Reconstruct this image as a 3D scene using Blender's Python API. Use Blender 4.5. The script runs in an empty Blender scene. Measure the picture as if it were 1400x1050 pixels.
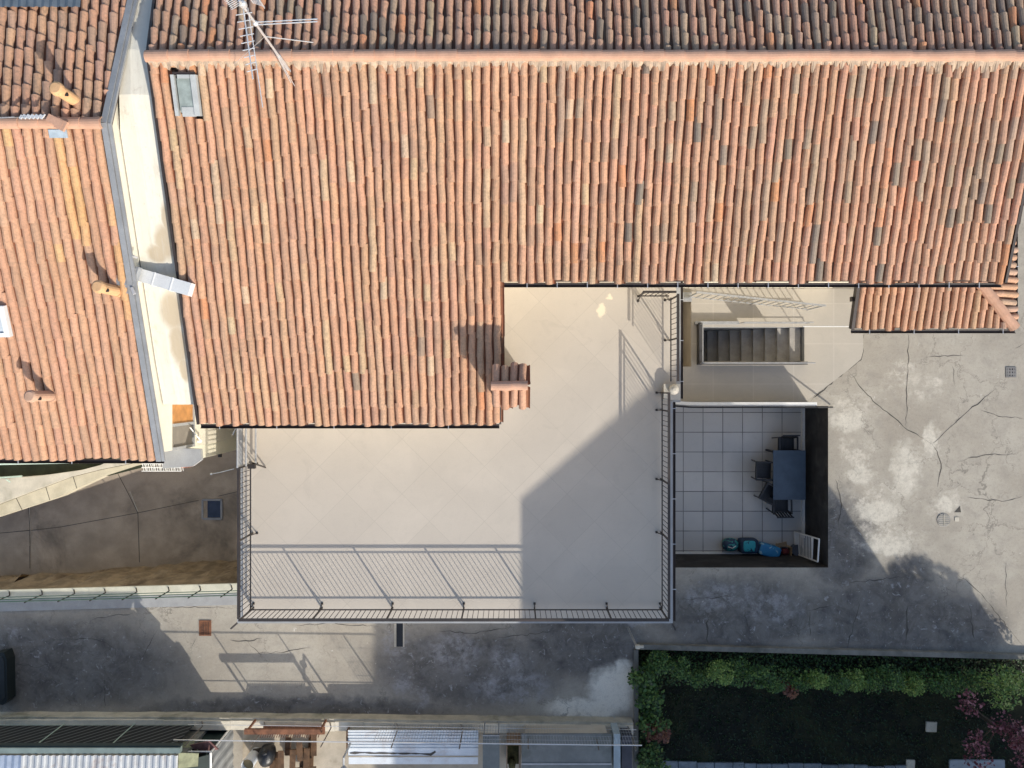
import bpy, math, random
from math import sin, cos, pi, radians, sqrt, atan2
from mathutils import Vector, Matrix
from mathutils.geometry import tessellate_polygon

random.seed(7)
scn = bpy.context.scene
COL = scn.collection
H, F = 21.0, 1004.0            # height of the camera over the courtyard, focal length in photo pixels

def W(px, py, z=0.0):          # measured photo position at a known height -> metres
    D = H - z
    return Vector(((px - 700) * D / F, (525 - py) * D / F, z))

def X(px, z=0.0): return (px - 700) * (H - z) / F
def Y(py, z=0.0): return (525 - py) * (H - z) / F

# ------------------------------------------------------------------ materials
MATS = {}
def base_mat(name):
    m = bpy.data.materials.new(name); m.use_nodes = True
    nt = m.node_tree; nt.nodes.clear()
    out = nt.nodes.new('ShaderNodeOutputMaterial'); b = nt.nodes.new('ShaderNodeBsdfPrincipled')
    nt.links.new(b.outputs[0], out.inputs[0])
    MATS[name] = m
    return m, nt, b

def N(nt, kind, **kw):
    n = nt.nodes.new(kind)
    for k, v in kw.items():
        if k.startswith('i_'):
            key = k[2:]
            n.inputs[int(key) if key.isdigit() else key.replace('_', ' ')].default_value = v
        else: setattr(n, k, v)
    return n

def coords(nt):
    return N(nt, 'ShaderNodeTexCoord').outputs['Object']

def noise(nt, co, scale, detail=4, rough=.55, dist=0.0):
    n = N(nt, 'ShaderNodeTexNoise', i_Scale=scale, i_Detail=detail, i_Roughness=rough, i_Distortion=dist)
    nt.links.new(co, n.inputs['Vector']); return n.outputs[0]

def ramp(nt, fac, a, b, ca=0.0, cb=1.0):
    r = N(nt, 'ShaderNodeMapRange', interpolation_type='SMOOTHSTEP')
    r.inputs[1].default_value = a; r.inputs[2].default_value = b
    r.inputs[3].default_value = ca; r.inputs[4].default_value = cb
    nt.links.new(fac, r.inputs[0]); return r.outputs[0]

def math_n(nt, op, a, b=None):
    n = N(nt, 'ShaderNodeMath', operation=op)
    for i, v in enumerate((a, b)):
        if v is None: continue
        if hasattr(v, 'is_linked'): nt.links.new(v, n.inputs[i])
        else: n.inputs[i].default_value = v
    return n.outputs[0]

def mix(nt, fac, a, b, blend='MIX'):
    n = N(nt, 'ShaderNodeMix', data_type='RGBA', blend_type=blend)
    if hasattr(fac, 'is_linked'): nt.links.new(fac, n.inputs[0])
    else: n.inputs[0].default_value = fac
    for i, v in ((6, a), (7, b)):
        if hasattr(v, 'is_linked'): nt.links.new(v, n.inputs[i])
        else: n.inputs[i].default_value = (*v, 1)
    return n.outputs[2]

def bump(nt, b, h, strength=.3, dist=.02):
    n = N(nt, 'ShaderNodeBump'); n.inputs['Strength'].default_value = strength; n.inputs['Distance'].default_value = dist
    nt.links.new(h, n.inputs['Height']); nt.links.new(n.outputs[0], b.inputs['Normal'])

def scal(c, k): return tuple(min(1, x * k) for x in c)

def mat(name, col, rough=.85, var=.18, scale=3.0, metal=0.0, dirt=None, dirt_amt=.0, dscale=1.2, bmp=.25, fine=45):
    if name in MATS: return MATS[name]
    m, nt, b = base_mat(name)
    co = coords(nt)
    n1 = noise(nt, co, scale, 5, .6)
    n2 = noise(nt, co, fine, 3, .6)
    c = mix(nt, ramp(nt, n1, .3, .7), scal(col, 1 - var), scal(col, 1 + var))
    c = mix(nt, ramp(nt, n2, .3, .75, 0, .35), c, scal(col, .72))
    if dirt:
        n3 = noise(nt, co, dscale, 6, .65, .4)
        c = mix(nt, ramp(nt, n3, .5, .72, 0, dirt_amt), c, dirt)
    nt.links.new(c, b.inputs['Base Color'])
    b.inputs['Roughness'].default_value = rough
    b.inputs['Metallic'].default_value = metal
    if bmp: bump(nt, b, n2, bmp, .01)
    return m

def tile_mat(name, moss=.25, dark=(.10, .075, .055)):
    m, nt, b = base_mat(name)
    co = coords(nt)
    at = N(nt, 'ShaderNodeAttribute', attribute_name='tile_colour')
    c = at.outputs['Color']
    n2 = noise(nt, co, 22, 4, .65)
    c = mix(nt, ramp(nt, n2, .35, .75, 0, .6), c, mix(nt, .6, c, dark))
    n0 = noise(nt, co, .9, 5, .7, .6)
    c = mix(nt, math_n(nt, 'MULTIPLY', ramp(nt, n0, .48, .68, 0, moss * 1.6), ramp(nt, n2, .25, .6)), c, mix(nt, .6, c, (.17, .14, .10)))
    n1 = noise(nt, co, 7, 5, .7, .5)
    c = mix(nt, ramp(nt, n1, .56, .74, 0, moss), c, (.21, .165, .12))
    mps = N(nt, 'ShaderNodeMapping'); mps.inputs['Scale'].default_value = (9, .55, .55); nt.links.new(co, mps.inputs['Vector'])
    c = mix(nt, ramp(nt, noise(nt, mps.outputs[0], 1, 4, .6), .54, .75, 0, moss * 1.5), c, (.25, .175, .12))
    n4 = noise(nt, co, 90, 2, .5)
    c = mix(nt, ramp(nt, n4, .62, .75, 0, .25), c, (.62, .5, .4))
    nt.links.new(c, b.inputs['Base Color']); b.inputs['Roughness'].default_value = .9
    bump(nt, b, n2, .25, .01)
    return m

def blob_mask(nt, co, blobs, warp=.35, wscale=1.6):
    """soft irregular patches: stains, and shade or sunlight painted in. blobs: (x, y, rx, ry)"""
    nz = N(nt, 'ShaderNodeTexNoise', i_Scale=wscale, i_Detail=5, i_Roughness=.65); nt.links.new(co, nz.inputs['Vector'])
    sub = N(nt, 'ShaderNodeVectorMath', operation='SUBTRACT'); nt.links.new(nz.outputs['Color'], sub.inputs[0]); sub.inputs[1].default_value = (.5, .5, .5)
    sc = N(nt, 'ShaderNodeVectorMath', operation='SCALE'); nt.links.new(sub.outputs[0], sc.inputs[0]); sc.inputs['Scale'].default_value = warp * 5
    ad = N(nt, 'ShaderNodeVectorMath', operation='ADD'); nt.links.new(co, ad.inputs[0]); nt.links.new(sc.outputs[0], ad.inputs[1])
    acc = None
    for (x, y, rx, ry) in blobs:
        s = N(nt, 'ShaderNodeVectorMath', operation='SUBTRACT'); nt.links.new(ad.outputs[0], s.inputs[0]); s.inputs[1].default_value = (x, y, 0)
        mu = N(nt, 'ShaderNodeVectorMath', operation='MULTIPLY'); nt.links.new(s.outputs[0], mu.inputs[0]); mu.inputs[1].default_value = (1 / rx, 1 / ry, 0)
        ln = N(nt, 'ShaderNodeVectorMath', operation='LENGTH'); nt.links.new(mu.outputs[0], ln.inputs[0])
        r = ramp(nt, ln.outputs['Value'], 1.15, .55)
        acc = r if acc is None else math_n(nt, 'MAXIMUM', acc, r)
    return acc

def wb(px, py, rx, ry, z=0):
    p = W(px, py, z); k = (H - z) / F
    return (p.x, p.y, rx * k, ry * k)

# concrete of the courtyard and the lane: one material, stains plus painted shade and sunlight
def ground_mat():
    m, nt, b = base_mat('weathered_concrete'); co = coords(nt)
    big = noise(nt, co, .42, 6, .62, .3); mid = noise(nt, co, 2.6, 6, .66, .5); fine = noise(nt, co, 55, 3, .6); grit = noise(nt, co, 170, 2, .5)
    c = mix(nt, ramp(nt, big, .33, .68), (.36, .318, .258), (.45, .408, .338))
    c = mix(nt, ramp(nt, mid, .42, .72, 0, .5), c, (.29, .26, .22))
    # dark weathering, laid to paint the lane and courtyard shade deeper
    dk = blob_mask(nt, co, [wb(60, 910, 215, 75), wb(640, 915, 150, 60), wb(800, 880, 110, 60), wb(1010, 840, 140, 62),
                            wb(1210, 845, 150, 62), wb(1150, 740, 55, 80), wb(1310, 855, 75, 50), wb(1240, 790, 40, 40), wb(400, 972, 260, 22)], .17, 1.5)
    shade_stain_n = math_n(nt, 'MULTIPLY', dk, ramp(nt, mid, .25, .7, 1, .72))
    c = mix(nt, math_n(nt, 'MULTIPLY', shade_stain_n, .86), c, mix(nt, ramp(nt, noise(nt, co, 1.7, 6, .7, .8), .38, .62), (.020, .022, .030), (.105, .105, .11)))
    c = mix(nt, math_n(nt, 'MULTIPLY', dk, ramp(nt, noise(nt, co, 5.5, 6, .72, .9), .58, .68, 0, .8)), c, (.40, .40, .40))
    # pale scoured / repaired patches
    lt = blob_mask(nt, co, [wb(1240, 640, 26, 42), wb(1275, 600, 12, 30), wb(1190, 690, 60, 40), wb(1290, 690, 30, 28), wb(1165, 560, 45, 30),
                            wb(1250, 520, 50, 30), wb(1205, 735, 60, 30), wb(1170, 620, 30, 30)], .22, 1.9)
    c = mix(nt, math_n(nt, 'MULTIPLY', lt, math_n(nt, 'MULTIPLY', ramp(nt, noise(nt, co, 3.1, 9, .78, .15), .44, .62, .08, .7), ramp(nt, noise(nt, co, 1.1, 4, .6), .38, .6, .2, 1))), c, (.72, .66, .56))
    lt2 = blob_mask(nt, co, [wb(550, 932, 15, 18), wb(692, 902, 28, 22), wb(620, 890, 45, 30), wb(575, 955, 15, 18), wb(18, 868, 10, 14),
                             wb(985, 815, 60, 22), wb(1060, 830, 40, 22), wb(870, 850, 22, 12), wb(700, 940, 60, 25), wb(540, 880, 20, 30)], .14, 2.4)
    c = mix(nt, math_n(nt, 'MULTIPLY', lt2, ramp(nt, noise(nt, co, 2.7, 9, .76, .15), .42, .6, .05, .6)), c, (.40, .39, .39))
    lt3 = blob_mask(nt, co, [wb(1238, 640, 20, 40), wb(1272, 602, 9, 28), wb(1200, 700, 34, 16), wb(1158, 575, 26, 16), wb(1175, 650, 20, 14), wb(1292, 690, 16, 12), wb(1215, 745, 36, 14)], .13, 3.2)
    c = mix(nt, math_n(nt, 'MULTIPLY', lt3, ramp(nt, noise(nt, co, 5, 8, .75, .1), .3, .58, .12, .68)), c, (.70, .65, .55))
    # sunlit triangle by the garden corner, painted in as paler concrete
    sc = blob_mask(nt, co, [wb(835, 945, 34, 36), wb(800, 968, 60, 16), wb(852, 920, 16, 22)], .1, 3)
    c = mix(nt, math_n(nt, 'MULTIPLY', sc, ramp(nt, noise(nt, co, 4, 9, .78, .1), .34, .5, .75, .98)), c, (.84, .79, .68))
    # lime flecks and grit
    c = mix(nt, ramp(nt, noise(nt, co, 6.5, 5, .75, .6), .645, .72, 0, .85), c, (.66, .62, .55))
    md2 = noise(nt, co, 14, 4, .7, .3)
    c = mix(nt, ramp(nt, md2, .5, .72, 0, .4), c, mix(nt, .55, c, (.10, .09, .08)))
    c = mix(nt, ramp(nt, md2, .42, .25, 0, .25), c, (.56, .52, .45))
    c = mix(nt, ramp(nt, fine, .35, .75, 0, .45), c, mix(nt, .5, c, (.10, .09, .08)))
    c = mix(nt, ramp(nt, grit, .62, .8, 0, .35), c, (.6, .56, .5))
    # hairline crazing
    v = N(nt, 'ShaderNodeTexVoronoi', feature='DISTANCE_TO_EDGE', i_Scale=.62)
    w1 = noise(nt, co, 2.0, 5, .6); ad = N(nt, 'ShaderNodeVectorMath', operation='MULTIPLY_ADD')
    cb = N(nt, 'ShaderNodeCombineXYZ'); nt.links.new(w1, cb.inputs[0]); nt.links.new(mid, cb.inputs[1])
    nt.links.new(cb.outputs[0], ad.inputs[0]); ad.inputs[1].default_value = (1.2, 1.2, 0); nt.links.new(co, ad.inputs[2])
    nt.links.new(ad.outputs[0], v.inputs['Vector'])
    cr = math_n(nt, 'MULTIPLY', ramp(nt, v.outputs['Distance'], .012, .002), ramp(nt, big, .42, .6, 0, .5))
    c = mix(nt, cr, c, (.07, .06, .05))
    nt.links.new(c, b.inputs['Base Color']); b.inputs['Roughness'].default_value = .92
    bump(nt, b, math_n(nt, 'ADD', fine, math_n(nt, 'MULTIPLY', mid, 2.0)), .25, .012)
    return m

def grid_mat(name, col, line, size, rot=0.0, mortar=.012, strength=1.0, rough=.7, var=.06, off=(0, 0), stain=None):
    m, nt, b = base_mat(name); co = coords(nt)
    mp = N(nt, 'ShaderNodeMapping'); mp.inputs['Rotation'].default_value = (0, 0, rot); mp.inputs['Location'].default_value = (off[0], off[1], 0)
    nt.links.new(co, mp.inputs['Vector'])
    br = N(nt, 'ShaderNodeTexBrick', offset=0.0, squash=1.0)
    br.inputs['Scale'].default_value = 1.0; br.inputs['Mortar Size'].default_value = mortar
    br.inputs['Brick Width'].default_value = size; br.inputs['Row Height'].default_value = size
    br.inputs['Mortar Smooth'].default_value = .2; br.inputs['Bias'].default_value = 0
    br.inputs['Color1'].default_value = (*scal(col, 1 - var), 1); br.inputs['Color2'].default_value = (*scal(col, 1 + var), 1)
    br.inputs['Mortar'].default_value = (*[l * strength + c * (1 - strength) for l, c in zip(line, col)], 1)
    nt.links.new(mp.outputs[0], br.inputs['Vector'])
    n1 = noise(nt, co, .9, 6, .65, .3); n2 = noise(nt, co, 40, 3, .6); n3 = noise(nt, co, 4.5, 5, .65, .4)
    c = mix(nt, ramp(nt, n1, .35, .7, 0, .35), br.outputs['Color'], scal(col, .86))
    c = mix(nt, ramp(nt, n3, .5, .75, 0, .22), c, scal(col, .8))
    c = mix(nt, ramp(nt, n2, .4, .75, 0, .18), c, scal(col, .7))
    c = mix(nt, ramp(nt, noise(nt, co, 1.6, 7, .72, 1.2), .55, .72, 0, .24), c, scal(col, .7))
    c = mix(nt, ramp(nt, noise(nt, co, .55, 5, .6, .5), .52, .66, 0, .3), c, scal(col, 1.13))
    if stain:
        mk = blob_mask(nt, co, stain[0], .1, 2.5); c = mix(nt, math_n(nt, 'MULTIPLY', mk, stain[2]), c, stain[1])
    nt.links.new(c, b.inputs['Base Color']); b.inputs['Roughness'].default_value = rough
    bump(nt, b, n2, .1, .005)
    return m

def leaf_mat(name, c1, c2, c3):
    m, nt, b = base_mat(name)
    at = N(nt, 'ShaderNodeAttribute', attribute_name='leaf_tone')
    cr = N(nt, 'ShaderNodeValToRGB'); e = cr.color_ramp.elements
    e[0].color = (*c1, 1); e[1].color = (*c3, 1); x = e.new(.5); x.color = (*c2, 1)
    nt.links.new(at.outputs['Fac'], cr.inputs[0]); nt.links.new(cr.outputs[0], b.inputs['Base Color'])
    b.inputs['Roughness'].default_value = .55
    return m

# ------------------------------------------------------------------ mesh builder
class MB:
    def __init__(s): s.v = []; s.f = []; s.m = []; s.c = []; s.cut = []; s.grp = False
    def add(s, vs, fs, mi=0, col=None):
        o = len(s.v); s.v += [tuple(v) for v in vs]
        if not s.grp: s.cut.append((o, len(s.f)))
        for f in fs: s.f.append(tuple(i + o for i in f)); s.m.append(mi); s.c.append(col)
        return s
    def box(s, x0, x1, y0, y1, z0, z1, mi=0, col=None):
        vs = [(x, y, z) for z in (z0, z1) for y in (y0, y1) for x in (x0, x1)]
        return s.add(vs, [(0, 2, 3, 1), (4, 5, 7, 6), (0, 1, 5, 4), (2, 6, 7, 3), (0, 4, 6, 2), (1, 3, 7, 5)], mi, col)
    def obox(s, c, ax, ay, az, mi=0, col=None):      # centre and three half-axis vectors
        c, ax, ay, az = map(Vector, (c, ax, ay, az))
        vs = [c + ax * i + ay * j + az * k for k in (-1, 1) for j in (-1, 1) for i in (-1, 1)]
        return s.add(vs, [(0, 2, 3, 1), (4, 5, 7, 6), (0, 1, 5, 4), (2, 6, 7, 3), (0, 4, 6, 2), (1, 3, 7, 5)], mi, col)
    def bar(s, p0, p1, w, h=None, mi=0):              # rectangular bar between two points
        p0, p1 = Vector(p0), Vector(p1); d = p1 - p0; L = d.length; d.normalize(); h = h or w
        up = Vector((0, 0, 1)) if abs(d.z) < .95 else Vector((0, 1, 0))
        a = d.cross(up).normalized(); b = a.cross(d)
        return s.obox((p0 + p1) / 2, d * L / 2, a * w / 2, b * h / 2, mi)
    def tube(s, p0, p1, r, r1=None, seg=8, mi=0, caps=True):
        p0, p1 = Vector(p0), Vector(p1); r1 = r if r1 is None else r1; d = (p1 - p0).normalized()
        up = Vector((0, 0, 1)) if abs(d.z) < .95 else Vector((0, 1, 0))
        a = d.cross(up).normalized(); b = a.cross(d); vs = []
        for p, rr in ((p0, r), (p1, r1)):
            for i in range(seg):
                t = 2 * pi * i / seg; vs.append(p + a * rr * cos(t) + b * rr * sin(t))
        fs = [(i, (i + 1) % seg, seg + (i + 1) % seg, seg + i) for i in range(seg)]
        if caps: fs += [tuple(range(seg))[::-1], tuple(range(seg, 2 * seg))]
        return s.add(vs, fs, mi)
    def path(s, pts, r, seg=6, mi=0):
        s.cut.append((len(s.v), len(s.f))); s.grp = True
        for a, b in zip(pts[:-1], pts[1:]): s.tube(a, b, r, r, seg, mi)
        s.grp = False
        return s
    def prism(s, poly, z0, z1, mi=0, holes=()):       # plan polygon extruded upward
        loops = [list(poly)] + [list(h) for h in holes]
        flat = [p for l in loops for p in l]; n = len(flat)
        tris = tessellate_polygon([[Vector((p[0], p[1], 0)) for p in l] for l in loops])
        vs = [(p[0], p[1], z1) for p in flat] + [(p[0], p[1], z0) for p in flat]
        fs = []
        for t in tris:
            a, b, c = (Vector((flat[i][0], flat[i][1], 0)) for i in t)
            t = tuple(t) if (b - a).cross(c - a).z > 0 else tuple(t)[::-1]
            fs.append(t); fs.append(tuple(i + n for i in t[::-1]))
        o = 0
        for li, l in enumerate(loops):
            k = len(l); area = sum(l[i][0] * l[(i + 1) % k][1] - l[(i + 1) % k][0] * l[i][1] for i in range(k))
            for i in range(k):
                j = (i + 1) % k; q = (o + i, o + j, n + o + j, n + o + i)
                fs.append(q if (area < 0) != (li > 0) else q[::-1])
            o += k
        return s.add(vs, fs, mi)
    def sheet(s, poly, z, mi=0, holes=()):
        loops = [list(poly)] + [list(h) for h in holes]; flat = [p for l in loops for p in l]
        tris = tessellate_polygon([[Vector((p[0], p[1], 0)) for p in l] for l in loops]); fs = []
        for t in tris:
            a, b, c = (Vector((flat[i][0], flat[i][1], 0)) for i in t)
            fs.append(tuple(t) if (b - a).cross(c - a).z > 0 else tuple(t)[::-1])
        zz = z if callable(z) else (lambda x, y: z)
        return s.add([(p[0], p[1], zz(p[0], p[1])) for p in flat], fs, mi)
    def strip(s, pts, w, z=.005, jit=.0, mi=0, taper=False):       # thin ribbon on the ground along a polyline
        P = []
        for a, b in zip(pts[:-1], pts[1:]):
            a, b = Vector(a[:2]), Vector(b[:2]); n = max(1, int((b - a).length / .12))
            for i in range(n): P.append(a.lerp(b, i / n))
        P.append(Vector(pts[-1][:2])); vs = []
        Q = [p + Vector((random.uniform(-1, 1), random.uniform(-1, 1))) * jit for p in P]
        for i, p in enumerate(Q):
            d = (Q[min(i + 1, len(Q) - 1)] - Q[max(i - 1, 0)]).normalized(); nrm = Vector((-d.y, d.x))
            ww = w * random.uniform(.3, 1.35) / 2 if jit else w / 2
            if taper: ww *= min(1, .15 + 4 * min(i, len(Q) - 1 - i) / len(Q))
            vs += [(*(p + nrm * ww), z), (*(p - nrm * ww), z)]
        return s.add(vs, [(2 * i, 2 * i + 1, 2 * i + 3, 2 * i + 2) for i in range(len(Q) - 1)], mi)
    def blob(s, c, rx, ry, rz, e=.6, nu=16, nv=10, mi=0, wob=0.0):   # superellipsoid
        def sp(v, p): return (abs(v) ** p) * (1 if v >= 0 else -1)
        vs = []
        for j in range(nv + 1):
            ph = -pi / 2 + pi * j / nv
            for i in range(nu):
                t = 2 * pi * i / nu; k = 1 + wob * sin(3 * t + 2 * ph) * cos(2 * ph + t)
                vs.append((c[0] + rx * k * sp(cos(ph), e) * sp(cos(t), e), c[1] + ry * k * sp(cos(ph), e) * sp(sin(t), e), c[2] + rz * sp(sin(ph), e)))
        fs = [(j * nu + i, j * nu + (i + 1) % nu, (j + 1) * nu + (i + 1) % nu, (j + 1) * nu + i) for j in range(nv) for i in range(nu)]
        return s.add(vs, fs, mi)
    def corr(s, x0, x1, y0, y1, zf, pitch=.09, amp=.015, axis='x', mi=0, t=.006):   # corrugated sheet, ribs run across 'axis'
        n = max(4, int(((x1 - x0) if axis == 'x' else (y1 - y0)) / pitch * 4)); vs = []
        for i in range(n + 1):
            u = i / n; k = amp * sin(2 * pi * u * n / 4)
            if axis == 'x': pts = [(x0 + (x1 - x0) * u, y0), (x0 + (x1 - x0) * u, y1)]
            else: pts = [(x0, y0 + (y1 - y0) * u), (x1, y0 + (y1 - y0) * u)]
            for p in pts: vs.append((p[0], p[1], zf(*p) + k))
        m = len(vs); vs += [(a, b, c - t) for a, b, c in vs]
        fs = []
        for i in range(n):
            q = (2 * i, 2 * i + 2, 2 * i + 3, 2 * i + 1)
            if axis == 'y': q = q[::-1]
            fs += [q, tuple(k + m for k in q[::-1])]
        return s.add(vs, fs, mi)
    def each(s, name, mats, parent, under=None):       # every separate piece becomes a part of its own
        ends = s.cut[1:] + [(len(s.v), len(s.f))]; out = []
        for (v0, f0), (v1, f1) in zip(s.cut, ends):
            q = MB(); q.v = s.v[v0:v1]; q.f = [tuple(i - v0 for i in f) for f in s.f[f0:f1]]; q.m = s.m[f0:f1]; q.c = s.c[f0:f1]
            o = q.build(name, mats, parent if under is None else None)
            if under: o.parent = under
            out.append(o)
        return out
    def build(s, name, mats, parent=None, smooth=False, attr=None):
        me = bpy.data.meshes.new(name); me.from_pydata(s.v, [], s.f)
        ml = mats if isinstance(mats, (list, tuple)) else [mats]
        for m in ml: me.materials.append(m)
        if any(s.m): me.polygons.foreach_set('material_index', s.m)
        if smooth: me.polygons.foreach_set('use_smooth', [True] * len(s.f))
        if attr:
            a = me.attributes.new(attr, 'FLOAT_COLOR', 'FACE'); flat = []
            for c in s.c: flat += [*(c or (.3, .2, .15)), 1.0]
            a.data.foreach_set('color', flat)
        me.update()
        o = bpy.data.objects.new(name, me); COL.objects.link(o)
        if parent: o.parent = parent; o.location = -parent.matrix_basis.translation if not parent.get('_sub') else (0, 0, 0)
        return o

def sub(mb, name, mats, parent, **k):                 # a sub-part: its parent part already carries the offset
    o = mb.build(name, mats, None, **k); o.parent = parent; return o

def thing(name, label, cat, loc=(0, 0, 0), group=None):
    o = bpy.data.objects.new(name, None); COL.objects.link(o); o.location = loc; o.empty_display_size = .3
    o['label'] = label; o['category'] = cat
    if group: o['group'] = group
    return o
def tag(o, label, cat, group=None):
    o['label'] = label; o['category'] = cat
    if group: o['group'] = group
    return o
def struct(o): o['kind'] = 'structure'; return o
def copy_tree(o, parent=None):
    c = o.copy(); COL.objects.link(c)
    if parent: c.parent = parent
    for ch in list(o.children): copy_tree(ch, c)
    return c

# ------------------------------------------------------------------ palette
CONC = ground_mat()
CRACK = mat('crack_dark', (.085, .077, .066), .95, .2)
PAVE = grid_mat('smooth_paving', (.455, .41, .345), (.62, .57, .50), 1.15, 0, .016, .35, .75, .03)
TERR = grid_mat('terrace_screed', (.528, .463, .384), (.33, .29, .235), .9, pi / 4, .007, .34, .75, .03,
                stain=([wb(822, 425, 6, 9, 4), wb(835, 405, 5, 4, 4)], (.8, .68, .5), .9))
PATIO = grid_mat('grey_floor_tile', (.58, .555, .515), (.10, .095, .09), .612, 0, .013, 1, .5, .09, off=(-.41, .27))
DRIVE = mat('driveway_concrete', (.38, .315, .245), .9, .2, 1.2, dirt=(.10, .085, .07), dirt_amt=.7, dscale=.5)
CREAM = mat('cream_plaster', (.80, .74, .60), .9, .05, 1.5, dirt=(.55, .46, .33), dirt_amt=.25)
PLAST = mat('pale_plaster', (.62, .55, .45), .9, .08, 1.5, dirt=(.4, .33, .25), dirt_amt=.3)
KERB = mat('pale_stone', (.55, .50, .41), .9, .14, 2.2, dirt=(.27, .25, .19), dirt_amt=.6)
OLDW = mat('mossy_wall', (.50, .46, .37), .95, .2, 2.5, dirt=(.16, .17, .12), dirt_amt=.75)
COPE = mat('grey_coping', (.36, .36, .355), .7, .1, 3)
BLACKW = mat('charcoal_wall', (.026, .024, .023), .95, .45, 2, dirt=(.09, .085, .075), dirt_amt=.45, dscale=1.6)
WHITE = mat('white_paint', (.80, .79, .75), .6, .04, 4, dirt=(.5, .46, .38), dirt_amt=.3)
IRON = mat('dark_iron', (.035, .028, .025), .55, .2, 8, dirt=(.09, .06, .045), dirt_amt=.4)
GALV = mat('galvanised_steel', (.42, .42, .42), .45, .12, 10, .35)
ALU = mat('aluminium', (.70, .70, .70), .35, .06, 10, .5)
FLASH = mat('grey_flashing', (.30, .305, .31), .5, .12, 4, .2)
GUTT = mat('brown_gutter', (.035, .024, .02), .5, .2, 6)
GREENG = mat('pale_green_rail', (.45, .55, .47), .55, .1, 5)
WIREG = mat('green_wire', (.06, .12, .08), .6, .15, 6)
RUST = mat('rusty_steel', (.22, .095, .05), .9, .3, 6, dirt=(.07, .035, .025), dirt_amt=.7, dscale=4)
SHEET = mat('white_sheet_metal', (.74, .77, .79), .55, .06, 3, dirt=(.38, .25, .17), dirt_amt=.35, dscale=2)
SHEETB = mat('pale_grey_sheet', (.55, .56, .56), .6, .1, 3, dirt=(.30, .16, .10), dirt_amt=.5, dscale=2.2)
BLUEG = mat('blue_grey_sheet', (.34, .40, .50), .6, .12, 4)
GREYR = mat('grey_felt', (.22, .22, .205), .9, .15, 2.5, dirt=(.10, .11, .09), dirt_amt=.6)
DARKG = mat('dark_plastic', (.06, .06, .075), .6, .25, 4)
TILE = tile_mat('old_clay_tile'); TILEN = tile_mat('weathered_clay_tile', .55); TILEL = tile_mat('new_clay_tile', .06)
DECK = mat('roof_underlay', (.07, .045, .035), .95, .2)
RIDGE = mat('ridge_clay', (.53, .305, .205), .9, .12, 4, dirt=(.42, .28, .2), dirt_amt=.5)
MORT = mat('lime_mortar', (.46, .34, .24), .95, .2, 9)
FLUE = mat('orange_clay', (.64, .38, .19), .85, .12, 5)
GLASSD = mat('skylight_glass', (.27, .31, .29), .12, .2, 5, dirt=(.3, .32, .28), dirt_amt=.6, bmp=0)
HATCH = mat('hatch_pane', (.035, .045, .075), .25, .2, 4, bmp=0)
TABLE = mat('slate_tabletop', (.055, .085, .125), .45, .15, 3, bmp=.05)
CHAIR = mat('black_resin', (.015, .015, .017), .5, .2, 6)
ROOT = (.05, .04, .03)

# ------------------------------------------------------------------ tiled slopes
def tile_slope(mb, O, u, v, n, cols, ext, pal, sp, ex=.36, skip=None, wav=.010, pan=True, seed=1, wl=.43, wu=.40, lip=.020):
    """half-round cover tiles in courses. O origin at ridge, u across, v down-slope, n normal (unit vectors)."""
    rnd = random.Random(seed); seg = 6
    for uc in cols:
        r = ext(uc)
        if not r: continue
        v0, v1 = r; k = 0; vl = v1 + rnd.uniform(-.05, .04); ph = rnd.uniform(0, 6)
        while vl > v0 + .04:
            vu = max(vl - ex - .07, v0)
            nw = pal(uc, (vl + vu) / 2, rnd); odd = lambda c_: abs(c_[0] - .52) + abs(c_[1] - .31) + abs(c_[2] - .2) > .16
            if k == 0 or odd(col) or odd(nw) or rnd.random() > .5: col = nw
            else: t_ = rnd.uniform(.96, 1.04); col = tuple(x * t_ for x in col)
            du = wav * sin(vl * 1.3 + ph * .25 + uc * .5) + rnd.uniform(-.007, .007); tw = rnd.uniform(-.013, .013)
            lift = rnd.uniform(-.006, .004)
            if not (skip and skip(uc, (vl + vu) / 2)):
                vs = []
                rl, ru = sp * wl, sp * wu
                for (vv, rr, hz, t) in ((vu, ru, .004, -tw), (vl, rl, lip + lift, tw), (vl, rl * .80, lip - .006 + lift, tw)):
                    for i in range(seg + 1):
                        a = pi * i / seg
                        vs.append(O + u * (uc + du + t + rr * cos(a)) + v * vv + n * (hz + rr * 1.04 * sin(a)))
                S = seg + 1; fs = []
                for i in range(seg):
                    fs.append((i, S + i, S + i + 1, i + 1)); fs.append((S + i, 2 * S + i, 2 * S + i + 1, S + i + 1))
                mb.add(vs, fs, 0, col)
                if pan:
                    q_ = pal(uc, vl, rnd); pc = (q_[0] * .48, q_[1] * .31, q_[2] * .24); up = uc + sp / 2; vs = []  # pan tiles tinted darker and redder to paint in the valley shade
                    for (vv, hz) in ((vu, .0), (vl, .014)):
                        for (q, hh) in ((-.36, .05), (-.16, .012), (.16, .012), (.36, .05)): vs.append(O + u * (up + q * sp + du) + v * vv + n * (hz + hh - .022))
                    mb.add(vs, [(i, i + 4, i + 5, i + 1) for i in range(3)], 0, pc)
            vl -= ex * rnd.uniform(.90, 1.12); k += 1

def deck(mb, pts, n, t=.10, off=-.03, mi=1):
    a = [Vector(p) + n * off for p in pts]; b = [p - n * t for p in a]; k = len(a); tri = tessellate_polygon([[Vector((p.x, p.y, 0)) for p in a]])
    fs = []
    for q in tri:
        A, B, C = (a[i] for i in q); q = tuple(q) if (B - A).cross(C - A).z > 0 else tuple(q)[::-1]
        fs += [q, tuple(i + k for i in q[::-1])]
    fs += [(i, (i + 1) % k, k + (i + 1) % k, k + i) for i in range(k)]
    mb.add(a + b, fs, mi, ROOT)

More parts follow.
